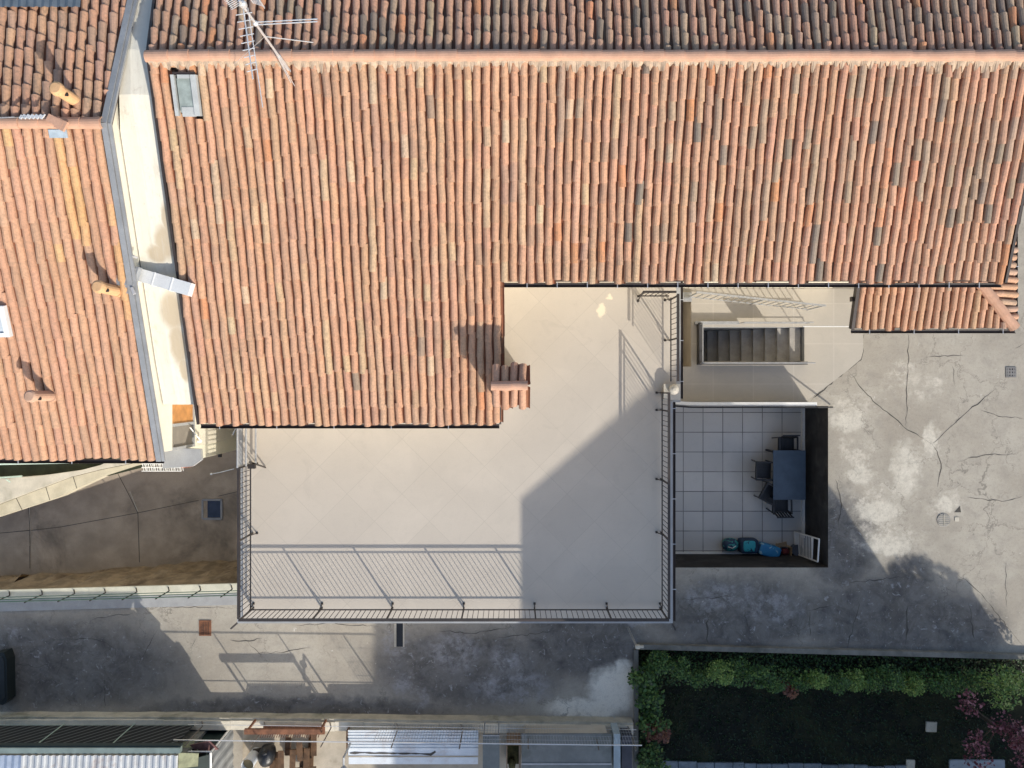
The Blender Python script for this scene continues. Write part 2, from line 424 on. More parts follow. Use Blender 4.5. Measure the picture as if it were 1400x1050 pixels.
def weighted(rnd, table):
    t = rnd.random() * sum(w for w, _ in table)
    for w, c in table:
        t -= w
        if t <= 0: break
    k = rnd.uniform(.92, 1.07); return tuple(min(1, x * k * rnd.uniform(.97, 1.03)) for x in c)
MAIN_T = [(58, (.55, .305, .185)), (26, (.53, .315, .195)), (9, (.545, .365, .22)), (6, (.46, .27, .175)), (2, (.57, .26, .125)), (1, (.34, .235, .165)), (3, (.58, .41, .265))]
OLD_T = [(38, (.53, .295, .185)), (28, (.49, .295, .19)), (14, (.43, .295, .20)), (4, (.30, .225, .165)), (12, (.54, .31, .19)), (2, (.57, .26, .125)), (2, (.24, .19, .145))]
NORTH_T = [(34, (.50, .275, .18)), (26, (.45, .275, .185)), (14, (.38, .265, .185)), (6, (.57, .26, .13)), (8, (.48, .34, .22)), (7, (.24, .18, .135))]
LEFT_T = [(76, (.545, .305, .19)), (14, (.525, .31, .195)), (7, (.55, .33, .205)), (3, (.49, .275, .175))]
LEFTN_T = [(42, (.49, .27, .17)), (25, (.44, .265, .18)), (15, (.51, .295, .185)), (8, (.37, .23, .16))]

# ------------------------------------------------------------------ main house
def RM(px, py):                                     # a measured point on the south slope of the main roof
    D = (12.9 + .32 * 5.74) / (1 + .32 * (525 - py) / F); return Vector(((px - 700) * D / F, (525 - py) * D / F, H - D))
def RL(px, py):                                     # the same on the left house
    D = (13.0 + .326 * 4.6) / (1 + .326 * (525 - py) / F); return Vector(((px - 700) * D / F, (525 - py) * D / F, H - D))
mh = thing('tiled_house', 'large house with broad old clay tiled roof wrapping the beige terrace', 'house', (1.5, 4.5, 0))
SL = .32; RZ, RY = 8.1, 5.74
cs = 1 / sqrt(1 + SL * SL)
vS = Vector((0, -1, -SL)).normalized(); nS = Vector((0, -SL, 1)).normalized()
SN = .23; vN = Vector((0, 1, -SN)).normalized(); nN = Vector((0, SN, 1)).normalized(); csn = 1 / sqrt(1 + SN * SN)
XW, XJ, XE = -6.38, -.26, 9.44
YL, YR, YN = -.81, 1.96, 11.5
def zroof(y): return RZ - (SL * (RY - y) if y < RY else SN * (y - RY))
SP = .1665
def cols_between(a, b, sp):
    n = round((b - a) / sp); s = (b - a) / n
    return [a + s * (i + .5) for i in range(n)]
O = Vector((0, RY, RZ)); UX = Vector((1, 0, 0))
sk0, sk1 = RM(237, 103), RM(279, 159)
def sk(u, v): y = RY - v * cs; return sk0.x - .02 < u < sk1.x + .02 and sk1.y + .07 < y < sk0.y + .05
def ext_main(u): return (.02, (RY - (YL if u < XJ else YR)) / cs)
def pal_main(u, v, r):
    k = (u + 1.0) / 7.5 + r.uniform(-.35, .35)
    if k > .5: return weighted(r, OLD_T)
    d = sqrt((u - 8.0) ** 2 + (v - 3) ** 2)
    return weighted(r, MAIN_T)
def pal_main2(u, v, r):
    if abs(u - 7.15) < .45 and abs(v - 2.6) < .75 and r.random() < .5: return weighted(r, [(1, (.62, .29, .16))])
    c = pal_main(u, v, r)
    if u < -1 and v > 4.2 and r.random() < .6: c = weighted(r, LEFT_T)
    return c
mb = MB(); tile_slope(mb, O, UX, vS, nS, cols_between(XW, XE, SP), ext_main, pal_main2, SP, skip=sk, seed=3, wav=.011)
deck(mb, [(XW, RY, RZ), (XW, YL, zroof(YL)), (XJ, YL, zroof(YL)), (XJ, YR, zroof(YR)), (XE, YR, zroof(YR)), (XE, RY, RZ)], nS)
roofS = mb.build('roof', [TILE, DECK], mh, attr='tile_colour'); roofS['label'] = 'sunlit south roof slope of mixed clay tiles'
mb = MB(); tile_slope(mb, O, UX, vN, nN, cols_between(XW, XE + 1.2, SP), lambda u: (.02, (YN - RY) / csn), lambda u, v, r: weighted(r, NORTH_T), SP, seed=5, wl=.41, wu=.315, lip=.034)
deck(mb, [(XW, RY, RZ), (XE + 1.2, RY, RZ), (XE + 1.2, YN, zroof(YN)), (XW, YN, zroof(YN))], nN)
roofN = mb.build('roof', [TILEN, DECK], mh, attr='tile_colour'); roofN['label'] = 'darker north roof slope with lichen'

def ridge_row(x0, x1, y, z, r=.104, step=.36, dz=0, seed=2):
    m = MB(); rnd = random.Random(seed); x = x0; seg = 8
    while x < x1:
        xe = min(x + step + .05, x1); r0 = r * rnd.uniform(.94, 1.0); r1 = r * rnd.uniform(1.0, 1.06); jy = rnd.uniform(-.006, .006); jz = rnd.uniform(-.004, .006); vs = []
        for (xx, rr, hz) in ((x, r0, 0), (xe, r1, .012), (xe, r1 * .8, .012)):
            for i in range(seg + 1):
                a = pi * i / seg; vs.append((xx, y + jy + rr * cos(a), z + jz + hz - .03 + rr * .85 * sin(a)))
        S = seg + 1
        m.add(vs, [q for i in range(seg) for q in ((i, i + 1, S + i + 1, S + i), (S + i, S + i + 1, 2 * S + i + 1, 2 * S + i))])
        x += step
    return m
ridge_row(XW - .03, XE + 1.2, RY, RZ + .075).build('ridge_cap', RIDGE, mh)
m = MB(); rnd = random.Random(4); vs = []; nn = int((XE - XW) / .028); hv_ = .06      # ragged mortar fillet bedding the ridge
for i in range(nn + 1):
    x = XW + (XE - XW) * i / nn; ph = ((x - XW) / SP) % 1.0; crown = sin(pi * ph)
    if i % 2 == 0: hv_ = rnd.uniform(.10, .26) if crown < .75 else rnd.uniform(.10, .17)
    top = O + UX * x + vS * .05 + nS * .105; low = O + UX * x + vS * (hv_ + rnd.uniform(-.02, .02)) + nS * (.035 + .07 * crown)
    vs += [top, low, low - nS * .04]
m.add(vs, [q for i in range(nn) for q in ((3 * i, 3 * i + 1, 3 * i + 4, 3 * i + 3), (3 * i + 1, 3 * i + 2, 3 * i + 5, 3 * i + 4))])
m.build('ridge_mortar', MORT, mh)

def gutter(x0, x1, y, z, mat_, parent, bmat, step=1.15, r=.045, axis='x', name='gutter', ph=.4):
    m = MB(); seg = 6; vs = []; dirx = Vector((1, 0, 0)) if axis == 'x' else Vector((0, 1, 0)); per = Vector((0, 1, 0)) if axis == 'x' else Vector((1, 0, 0))
    for (t) in (x0, x1):
        base = (Vector((t, y, z)) if axis == 'x' else Vector((y, t, z)))
        for rr in (r, r * .86):
            for i in range(seg + 1):
                a = pi + pi * i / seg; vs.append(base + per * rr * cos(a) + Vector((0, 0, rr * sin(a))))
    S = seg + 1; fs = []
    for i in range(seg):
        fs += [(i, i + 1, 2 * S + i + 1, 2 * S + i), (S + i, 3 * S + i, 3 * S + i + 1, S + i + 1)]
    fs += [(0, 2 * S, 3 * S, S), (seg, S + seg, 3 * S + seg, 2 * S + seg)]
    m.add(vs, fs); g = m.build(name, mat_, parent)
    if bmat:
        t = x0 + ph; b = MB()
        while t < x1:
            base = (Vector((t, y, z)) if axis == 'x' else Vector((y, t, z)))
            b.obox(base + Vector((0, 0, .008)), dirx * .007, per * (r + .010), Vector((0, 0, .006))); t += step
        b.each('gutter_bracket', bmat, None, g)
    return g
gutter(XW, XJ, YL - .055, zroof(YL) - .03, GUTT, mh, ALU, 1.17)
gutter(XJ, XE, YR - .055, zroof(YR) - .03, GUTT, mh, ALU, .58, ph=.55)
# verge strips
m = MB(); m.bar((XW - .02, RY + .1, RZ - .02), (XW - .02, YL, zroof(YL) - .02), .05, .12); m.bar((XW - .02, RY, RZ - .02), (XW - .02, YN, zroof(YN) - .02), .05, .12)
m.bar((XE + .03, RY, RZ - .02), (XE + .03, YR, zroof(YR) - .02), .05, .12); m.bar((XJ + .02, YR - .06, zroof(YR) - .05), (XJ + .02, YL, zroof(YL) - .05), .04, .1)
m.each('verge_board', GUTT, mh)
# walls
m = MB(); wx0, wxj, wx1, wyl, wyr, wyn = XW + .22, -.62, XE - .3, -.30, 2.75, 11.1
def wall_face(p, q, ridge=False):
    zt = lambda y: zroof(y) - .2
    vs = [(p[0], p[1], 0), (q[0], q[1], 0), (q[0], q[1], zt(q[1]))]
    if ridge: vs.append((p[0], RY, zt(RY)))
    vs.append((p[0], p[1], zt(p[1]))); m.add(vs, [tuple(range(len(vs)))])
wall_face((wx0, wyl), (wxj, wyl)); wall_face((wxj, wyl), (wxj, wyr)); wall_face((wxj, wyr), (wx1, wyr))
wall_face((wx1, wyr), (wx1, wyn), True); wall_face((wx1, wyn), (wx0, wyn)); wall_face((wx0, wyn), (wx0, wyl), True)
m.build('wall', CREAM, mh)
# skylight
m = MB(); c = O + UX * (sk0.x + sk1.x) / 2 + vS * ((RY - (sk0.y + sk1.y) / 2) / cs)
hx, hv = (sk1.x - sk0.x) / 2, (sk0.y - sk1.y) / 2 / cs
m.obox(c - UX * (hx - .03) + nS * .09, UX * .03, vS * hv, nS * .05); m.obox(c + UX * (hx - .06) + nS * .09, UX * .05, vS * hv, nS * .05)
m.obox(c - vS * (hv - .03) + nS * .09, UX * (hx - .12), vS * .03, nS * .05); m.obox(c + vS * (hv - .07) + nS * .075, UX * (hx - .12), vS * .08, nS * .04)
fr = m.build('skylight', mat('skylight_frame', (.42, .435, .425), .5, .1, 5), mh)
m = MB(); m.obox(c + nS * .085, UX * (hx - .09), vS * (hv - .06), nS * .02); sub(m, 'skylight_pane', GLASSD, fr)
m = MB(); m.obox(c - vS * (hv + .02) + nS * .1, UX * (hx - .03), vS * .025, nS * .02); sub(m, 'skylight_hinge_cover', GUTT, fr)
# chimney with its own little tiled roof
m = MB(); m.box(-.325, .215, -.33, .29, 4.0, 7.06); m.box(-.35, .24, -.36, .32, 6.98, 7.07); ch = m.build('chimney', PLAST, mh)
m = MB(); CO = Vector((0, -.03, 7.30)); s2 = .5; v2, n2 = Vector((0, -1, -s2)).normalized(), Vector((0, -s2, 1)).normalized(); v3, n3 = Vector((0, 1, -s2)).normalized(), Vector((0, s2, 1)).normalized()
cc = cols_between(-.38, .28, .166)
tile_slope(m, CO, UX, v2, n2, cc, lambda u: (.02, .44), lambda u, v, r: weighted(r, LEFT_T), .166, .36, seed=8, wav=.002)
tile_slope(m, CO, UX, v3, n3, cc, lambda u: (.02, .42), lambda u, v, r: weighted(r, LEFT_T), .166, .36, seed=9, wav=.002)
deck(m, [(-.38, -.03, 7.3), (-.38, -.40, 7.115), (.28, -.40, 7.115), (.28, -.03, 7.3)], n2, .04); deck(m, [(-.38, -.03, 7.3), (.28, -.03, 7.3), (.28, .34, 7.115), (-.38, .34, 7.115)], n3, .04)
sub(m, 'chimney_roof', [TILEL, DECK], ch, attr='tile_colour')
sub(ridge_row(-.39, .29, -.03, 7.37, .085, .33), 'chimney_ridge', RIDGE, ch)

# ------------------------------------------------------------------ house on the left
nh = thing('neighbouring_house', 'house at left with newer even orange tiles and grey edge flashing', 'house', (-11, 3, 0))
LRY, LRZ = 4.6, 8.0; LXE = -7.15; SLS, SLN = .326, .12; LYE = -1.52; LYN = 9.2; LXW = -17.0
def ledge(y): return LXE + (.14 * (y - LRY) if y > LRY else 0)
def zl(y): return LRZ - (SLS * (LRY - y) if y < LRY else SLN * (y - LRY))
lvS = Vector((0, -1, -SLS)).normalized(); lnS = Vector((0, -SLS, 1)).normalized(); lvN = Vector((0, 1, -SLN)).normalized(); lnN = Vector((0, SLN, 1)).normalized()
lO = Vector((0, LRY, LRZ)); lc = 1 / sqrt(1 + SLS ** 2); lcn = 1 / sqrt(1 + SLN ** 2); LSP = .1815
def pal_left(u, v, r):
    x = (u - LXE)
    if abs(u + 8.05) < .12 and v < 2.0 or abs(u + 7.85) < .1 and .6 < v < 2.6: return weighted(r, [(1, (.62, .36, .17))])
    if abs(u + 7.4) < .1 and 2.3 < v < 3.6: return weighted(r, [(1, (.62, .36, .17))])
    if r.random() < .02: return weighted(r, [(1, (.61, .37, .19))])
    return weighted(r, LEFT_T)
m = MB(); tile_slope(m, lO, UX, lvS, lnS, cols_between(LXW, LXE - .1, LSP), lambda u: (.02, (LRY - LYE) / lc), pal_left, LSP, seed=11, wav=.012)
deck(m, [(LXW, LRY, LRZ), (LXW, LYE, zl(LYE)), (LXE, LYE, zl(LYE)), (LXE, LRY, LRZ)], lnS)
o = m.build('roof', [TILEL, DECK], nh, attr='tile_colour'); o['label'] = 'even peach coloured south slope'
m = MB(); tile_slope(m, lO, UX, lvN, lnN, [LXE - .1 + LSP * (i - 53.5) for i in range(56)], lambda u: (max(.02, (u + .08 - LXE) / .14 / lcn), (LYN - LRY) / lcn), lambda u, v, r: weighted(r, LEFTN_T), LSP, seed=12, wl=.42, wu=.33, lip=.034)
deck(m, [(LXW, LRY, LRZ), (LXE, LRY, LRZ), (ledge(LYN), LYN, zl(LYN)), (LXW, LYN, zl(LYN))], lnN)
o = m.build('roof', [TILEN, DECK], nh, attr='tile_colour'); o['label'] = 'browner north slope in raking light'
ridge_row(LXW, LXE - .06, LRY, LRZ + .08, .104).build('ridge_cap', RIDGE, nh)
# flashing along the gable edge, two folds
m = MB()
for (ya, yb) in ((LRY, LYE - .05), (LRY, LYN)):
    za, zb = zl(ya), zl(yb)
    xa, xb = ledge(ya), ledge(yb); m.bar((xa - .03, ya, za + .07), (xb - .03, yb, zb + .07), .10, .05); m.bar((xa + .055, ya, za + .045), (xb + .055, yb, zb + .045), .055, .05)
m.each('edge_flashing', FLASH, nh)
gutter(LXW, LXE + .02, LYE - .06, zl(LYE) - .03, GUTT, nh, ALU, 1.1, ph=.3)
m = MB(); lx0, lx1, ly0, ly1 = LXW + .3, LXE - .02, -1.40, 8.8
zt = lambda y: zl(y) - .14
m.add([(lx1, ly0, -2), (lx1, ly1, -2), (lx1, ly1, zt(ly1)), (lx1, LRY, zt(LRY)), (lx1, ly0, zt(ly0))], [(0, 1, 2, 3, 4)])
m.add([(lx0, ly0, -2), (lx1, ly0, -2), (lx1, ly0, zt(ly0)), (lx0, ly0, zt(ly0))], [(0, 1, 2, 3)])
m.add([(lx1, ly1, -2), (lx0, ly1, -2), (lx0, ly1, zt(ly1)), (lx1, ly1, zt(ly1))], [(0, 1, 2, 3)])
m.add([(lx0, ly1, -2), (lx0, ly0, -2), (lx0, ly0, zt(ly0)), (lx0, LRY, zt(LRY)), (lx0, ly1, zt(ly1))], [(0, 1, 2, 3, 4)])
m.build('wall', CREAM, nh)
# corrugated sheet let into the north slope
m = MB(); p = W(122, 22, 7.6)
pl0 = lO + UX * LXW; ns = 90
vtop = (p.y - LRY) / lcn
vs = []; x0, x1 = -14.0, p.x
for i in range(ns + 1):
    x = x0 + (x1 - x0) * i / ns; k = .012 * (1 if i % 2 else -1)
    vs += [lO + UX * x + lvN * vtop + lnN * (.15 + k), lO + UX * x + lvN * (vtop + 1.9) + lnN * (.15 + k)]
m.add(vs, [(2 * i, 2 * i + 2, 2 * i + 3, 2 * i + 1) for i in range(ns)]); m.build('roof_sheet', mat('slate_blue_sheet', (.11, .135, .16), .5, .15, 6), nh)
# roof window at the picture's left edge
m = MB(); c = W(2, 440, 6.9); c.z = zl(c.y) + .14
m.obox(c - UX * .17, UX * .05, lvS * .30, lnS * .05); m.obox(c + UX * .17, UX * .05, lvS * .30, lnS * .05); m.obox(c - lvS * .26, UX * .12, lvS * .04, lnS * .05); m.obox(c + lvS * .26, UX * .12, lvS * .04, lnS * .05); rw = m.build('roof_window', mat('bright_white_frame', (.72, .73, .72), .4, .06), nh); sub(MB().obox(c - lnS * .012, UX * .12, lvS * .22, lnS * .03), 'window_pane', mat('bluish_pane', (.50, .55, .58), .25, .12, 5), rw)
# clay flues with a cross-lying cap
def flue(px, py, hgt, matb, r=.105):                 # base on the roof at the photo position, top above it
    b0_ = RL(px, py) if py > 170 else W(px, py, 7.85); x_, y_, z_ = b0_
    o = MB().tube((x_, y_, z_ - .15), (x_, y_, z_ + hgt), r, r * .96, 16).build('vent_flue', matb, nh)
    sub(MB().tube((x_, y_, z_ + hgt), (x_, y_, z_ + hgt + .05), r * 1.18, r * 1.1, 16).tube((x_, y_, z_ + hgt + .05), (x_, y_, z_ + hgt + .075), r * 1.1, r * .8, 16), 'flue_cap', matb, o)
    sub(MB().tube((x_ + .07, y_ - .05, z_ + hgt - .10), (x_ + .112, y_ - .05, z_ + hgt - .10), .03, .03, 10), 'flue_hole', CHAIR, o)
    sub(MB().tube((x_, y_, z_ - .1), (x_, y_, z_ + .06), r * 1.25, r * 1.15, 16), 'flue_collar', matb, o)
    return o
flue(108, 141, .62, FLUE); flue(160, 398, .60, FLUE); flue(71, 541, .62, mat('brown_clay', (.50, .31, .21), .85))
m = MB()
for (x, y) in ((78, 172),):
    p = W(x, y, 8.05); m.obox(p + Vector((0, .06, .0)), (.16, 0, 0), (0, .05, -.02), (0, 0, .012)); 
m.build('blue_flashing', mat('blue_membrane', (.12, .19, .36), .5, .2, 8), nh)
m = MB(); p = W(84, 183, 7.95); m.obox(p + lnS * .10, UX * .16, lvS * .07, lnS * .01); m.build('lead_apron', mat('pale_lead', (.45, .53, .58), .4, .15, 8, .2), nh)
m = MB(); p = W(76, 166, 8.2); m.obox(p, Vector((.13, -.07, 0)), Vector((.03, .06, 0)), (0, 0, .03)); m.obox(p + Vector((.1, -.06, .0)), Vector((.08, -.04, .0)), Vector((.04, .08, 0)), (0, 0, .025)); m.build('ridge_end_tile', RIDGE, nh)
m = MB(); m.bar(W(160, 374, 7.15), W(160, 374, 6.9), .2)
m = MB()
cable = [W(0, 161, 8.25), W(20, 160, 8.24), W(36, 159, 8.24), W(58, 160, 8.2)]
for i in range(3): m.path(cable, .012)
for i in range(18):
    t = i / 17; p = W(28 + 32 * t, 159.5 + sin(i * 2.1) * 1.0, 8.24); m.tube(p + Vector((-.02, -.03, 0)), p + Vector((.02, .03, 0)), .014)
m.build('lightning_cable', ALU, nh)

# broad rendered top of the party wall in the gap
pwl = thing('party_wall', 'broad cream rendered wall top filling the gap between the two houses', 'wall', (-6.75, 4, 0))
mm, nt, b = base_mat('peeling_render'); co = coords(nt); nz = noise(nt, co, 9, 5, .65)
tan = blob_mask(nt, co, [wb(222, 330, 16, 26, 7.1), wb(210, 345, 16, 14, 7.1), wb(225, 300, 7, 26, 7.2), wb(232, 425, 18, 30, 6.7), wb(240, 470, 13, 34, 6.5), wb(246, 505, 7, 20, 6.4)], .02, 4)
c = mix(nt, ramp(nt, nz, .4, .8, 0, .35), (.70, .665, .565), (.62, .57, .46)); c = mix(nt, math_n(nt, 'MULTIPLY', tan, .95), c, (.47, .385, .27)); c = mix(nt, ramp(nt, noise(nt, co, 40, 4, .6), .55, .8, 0, .3), c, (.5, .43, .33))
mps = N(nt, 'ShaderNodeMapping'); mps.inputs['Scale'].default_value = (14, 1.3, 1.3); nt.links.new(co, mps.inputs['Vector']); c = mix(nt, ramp(nt, noise(nt, mps.outputs[0], 1, 6, .7), .5, .72, 0, .5), c, (.50, .45, .37)); c = mix(nt, ramp(nt, noise(nt, co, 5, 7, .75, .4), .56, .68, 0, .45), c, (.46, .40, .31))
nt.links.new(c, b.inputs['Base Color']); b.inputs['Roughness'].default_value = .92; bump(nt, b, nz, .3, .02)
m = MB(); ptop = lambda y: (min(zl(y), zroof(y)) if y < 4.6 else min(zl(y) + .11, zroof(y))) - .10
ys = [-.42, .4, 1.4, 2.4, 3.4, 4.3, 4.62, 5.2, 6.0, 7.2, 8.6]; gx, hx_ = LXE + .004, XW + .18; vs = []
for y in ys: t_ = ptop(y) - .01 - (.05 if y < .3 else 0); vs += [(gx + max(0, ledge(y) - LXE), y, t_ - .02), (gx + .3, y, t_), (hx_, y, t_ - .06), (hx_, y, -1.6), (gx, y, -1.6)]
k = 5; fs = []
for i in range(len(ys) - 1): fs += [(i * k + j, i * k + j + 1, (i + 1) * k + j + 1, (i + 1) * k + j) for j in range(3)]
fs += [(0, 4, 3, 2, 1)]
m.add(vs, fs); m.build('rendered_top', mm, pwl)
m = MB()
for ya, yb in zip(ys[:-1], ys[1:]):
    za, zb = ptop(ya) - .02, ptop(yb) - .02
    m.bar((XW - .05, ya, za), (XW - .05, yb + .004, zb), .07, .05)
m.build('edge_fillet', COPE, pwl)

# duct crossing between the two houses
dt = thing('flue_duct', 'white boxed duct bridging the gap between the two houses', 'duct', W(215, 382, 6.9))
m = MB(); a, bb = W(188, 375, 6.90), W(262, 396.5, 7.02); d = (bb - a); dn = d.normalized(); sd = Vector((-dn.y, dn.x, 0)); wd = .125
for t0, t1 in ((0, .33), (.335, .66), (.665, 1)):
    p, q = a + d * t0, a + d * t1; m.obox((p + q) / 2, dn * (q - p).length / 2, sd * wd, (0, 0, .09))
for t in (.333, .663): p = a + d * t; m.obox(p, dn * .012, sd * (wd + .008), (0, 0, .097))
m.build('duct_casing', WHITE, dt)
m = MB(); p = W(174, 377, 7.1); m.obox(p, dn * .21, sd * .22, (0, 0, .07)); m.obox(p + Vector((0, 0, .075)), dn * .17, sd * .18, (0, 0, .012)); m.obox(p + Vector((-.04, -.22, -.02)), dn * .15, sd * .10, (0, 0, .05))
m.build('metal_collar', mat('zinc_sheet', (.40, .41, .42), .45, .15, 8, .3), dt)
m = MB(); m.path([W(168, 362, 7.25), W(176, 354, 7.3), W(182, 350, 7.3), W(187, 352, 7.2)], .025); m.path([W(180, 393, 7.2), W(184, 402, 7.2)], .03); m.each('sealing_foil', ALU, dt)

# ------------------------------------------------------------------ tv antenna
an = thing('tv_antenna', 'rooftop television aerial on a white mast near the ridge', 'antenna', W(397, 100, 7.95))
b0 = W(397, 99, 7.95)
def at(z): return Vector((b0.x, b0.y, z))
m = MB(); m.tube(at(7.9), at(10.4), .022, .018, 8); m.tube(at(7.9), at(8.6), .032, .032, 8); m.build('mast', ALU, an)
m = MB(); m.tube(at(8.9), b0 + Vector((.03, -.22, .02)), .008); m.tube(at(9.0), b0 + Vector((.1, -.28, .0)), .006); m.tube(at(9.3), W(320, 88, 8.15), .004); m.tube(at(9.3), W(428, 58, 8.6), .008); m.each('stay_wire', ALU, an)
m = MB(); z1 = 9.72; c = at(z1); m.tube(c + Vector((0, .02, 0)), c + Vector((.95, .07, 0)), .009); m.tube(c + Vector((0, -.02, .0)), c + Vector((.95, .03, 0)), .009); m.blob(c, .045, .045, .045, 1.0, 10, 6); m.each('dipole', ALU, an)
m = MB(); z2 = 10.12; p0 = at(z2) + Vector((-.06, .16, 0)); p1 = at(z2) + Vector((.10, -1.02, .0)); m.tube(p0, p1, .011)
q0 = at(10.0) + Vector((-.02, .1, 0)); q1 = at(10.1) + Vector((.12, -1.3, -.35)); m.tube(q0, q1, .008)
for i in range(9):
    p = p0.lerp(p1, .18 + .8 * i / 9); l = .12 - .006 * i; m.tube(p + Vector((-l, -.02, 0)), p + Vector((l, .02, 0)), .007)
m.build('yagi_boom', ALU, an)
m = MB(); g = at(10.2)
for k in (-1, 1):
    for i in range(8):
        zz = -.16 + .045 * i; m.tube(g + Vector((k * .06, .16, zz)), g + Vector((k * .25, .07 + .02 * k, zz)), .005)
    m.tube(g + Vector((k * .07, .155, -.18)), g + Vector((k * .07, .155, .18)), .007); m.tube(g + Vector((k * .24, .08, -.18)), g + Vector((k * .24, .08, .18)), .007)
m.blob(g + Vector((0, .02, .05)), .06, .05, .07, .8, 10, 6); m.build('reflector', ALU, an)
m = MB(); m.obox(b0 + Vector((.02, -.10, -.01)), UX * .08, vS * .14, nS * .012); m.tube(b0 + Vector((0, 0, -.03)), b0 + Vector((0, 0, .12)), .055, .03, 10); m.build('mast_foot', mat('pale_lead', (.5, .5, .5)), an)

# ------------------------------------------------------------------ terrace
tx0, tx1, tx2, ty0, tj, tyn = -6.32, 3.71, 3.89, -5.50, -.39, 2.74
tb = thing('terrace_building', 'low building carrying the broad beige roof terrace', 'terrace', (-1.3, -2.5, 0))
tp = [(tx0, ty0), (tx1, ty0), (tx1, tj), (tx2, tj), (tx2, tyn), (-.61, tyn), (-.61, -.31), (tx0, -.31)]
m = MB(); m.prism(tp, -2.2, 3.93); m.build('wall', PLAST, tb)
ins = [(tx0 + .09, ty0 + .08), (tx1 - .09, ty0 + .08), (tx1 - .09, tj + .06), (tx2 - .09, tj + .06), (tx2 - .09, tyn - .02), (-.61, tyn - .02), (-.61, -.31), (tx0 + .09, -.31)]
m = MB(); m.prism(ins, 3.90, 4.0); m.build('terrace_floor', TERR, tb)
m = MB()
m.box(tx0 - .05, tx0 + .088, ty0 + .08, -.31, 3.88, 3.97); m.box(tx0 - .05, tx1 + .02, ty0 - .05, ty0 + .078, 3.88, 3.968); m.box(tx1 - .088, tx1 + .02, ty0 + .08, tj, 3.88, 3.97); m.box(tx2 - .088, tx2 + .02, tj, tyn, 3.88, 3.97); m.box(tx1 + .02, tx2 + .02, tj - .03, tj + .058, 3.88, 3.966)
m.each('coping', COPE, tb)
gutter(ty0 - .02, tj - .03, tx1 + .058, 3.93, GUTT, tb, ALU, 1.05, .034, 'y', ph=.75); gutter(tj + .05, tyn, tx2 + .055, 3.93, GUTT, tb, ALU, .95, .03, 'y')
m = MB(); m.box(3.50, 3.84, -.35, -.02, 4.0, 4.13); m.box(3.48, 3.86, -.37, 0, 4.13, 4.17); pil = m.build('pillar', KERB, tb)
m = MB()
for (r0, z0, r1, z1) in ((.09, 4.17, .12, 4.21), (.12, 4.21, .10, 4.26), (.10, 4.26, .04, 4.29)): m.tube((3.7, -.13, z0), (3.7, -.13, z1), r0, r1, 14)
sub(m, 'finial', KERB, pil)
m = MB(); p = W(322, 852, 3.9); m.tube(p + Vector((.15, .1, -.02)), p + Vector((-.12, -.14, -.03)), .022); p = W(921, 855, 3.9); m.tube(p + Vector((-.05, .1, -.02)), p + Vector((.05, -.12, -.03)), .022); m.each('water_spout', IRON, tb)
m = MB(); m.tube((tx0 - .12, -.9, 3.9), (tx0 - .12, -.9, -1.6), .045); m.tube((tx0 - .30, -1.2, 3.6), (tx0 - .12, -.95, 3.75), .02); m.each('downpipe', GALV, tb)

def railing(name, label, p0, p1, posts, inward, h=.90, spacing=.115, base=4.0, matr=None, brace=True, loc=None, thick=.011, two=True):
    matr = matr or IRON; p0, p1 = Vector((*p0, 0)), Vector((*p1, 0)); d = (p1 - p0); L = d.length; dn = d.normalized(); inn = Vector((*inward, 0))
    t = thing(name, label, 'railing', (*(p0 + d / 2)[:2], base)); zb = Vector((0, 0, base)); up = Vector((0, 0, 1))
    m = MB(); m.bar(p0 + zb + up * h, p1 + zb + up * h, .05, .022); m.build('top_rail', matr, t)
    m = MB(); m.bar(p0 + zb + up * .15, p1 + zb + up * .15, .028, .016)
    if two: m.bar(p0 + zb + up * (h - .085), p1 + zb + up * (h - .085), .028, .014)
    m.each('lower_rail', matr, t)
    cuts = [0] + sorted(posts) + [L]
    for a, b2 in zip(cuts[:-1], cuts[1:]):
        if b2 - a < .1: continue
        m = MB(); n = max(1, round((b2 - a) / spacing))
        for i in range(1, n):
            q = p0 + dn * (a + (b2 - a) * i / n) + zb + dn * random.uniform(-.006, .006)
            m.obox(q + up * (.158 + h - .085) / 2, dn * thick / 2, inn * thick / 2, up * ((h - .085 - .158) / 2))
        m.build('baluster_panel', matr, t)
    for s in sorted(posts):
        q = p0 + dn * s + zb; m = MB(); m.obox(q + up * (h - .01) / 2, dn * .016, inn * .016, up * ((h - .01) / 2)); po = m.build('post', matr, t)
        if brace:
            m = MB(); m.bar(q + up * .38, q + inn * .10 + up * .01, .018); m.obox(q + inn * .10 + up * .008, dn * .024, inn * .024, up * .008); sub(m, 'brace', matr, po)
    return t
ry, rx0, rx1, rx2 = -5.18, -6.0, 3.445, 3.645
px_s = [X(p, 4.1) - rx0 for p in (439, 536, 634, 731, 830)]
railing('iron_railing', 'long dark railing along the front edge of the terrace above the lane', (rx0, ry), (rx1, ry), [.02] + px_s + [rx1 - rx0 - .02], (0, 1))
railing('iron_railing', 'dark railing on the left edge of the terrace above the driveway', (rx0, ry + .03), (rx0, -1.84), [1.7, 3.3], (1, 0))
railing('iron_railing', 'dark railing on the right edge of the terrace above the tiled patio', (rx1, ry + .03), (rx1, -.18), [1.72, 2.95, 4.55, 4.95], (-1, 0))
railing('iron_railing', 'short dark railing on the terrace edge above the stairwell', (rx2, .06), (rx2, 1.98), [.95, 1.88], (-1, 0))
railing('iron_railing', 'stub of dark railing returning along the house wall on the terrace', (2.87, 2.02), (rx2 - .04, 2.02), [.05], (0, -1), spacing=.12)
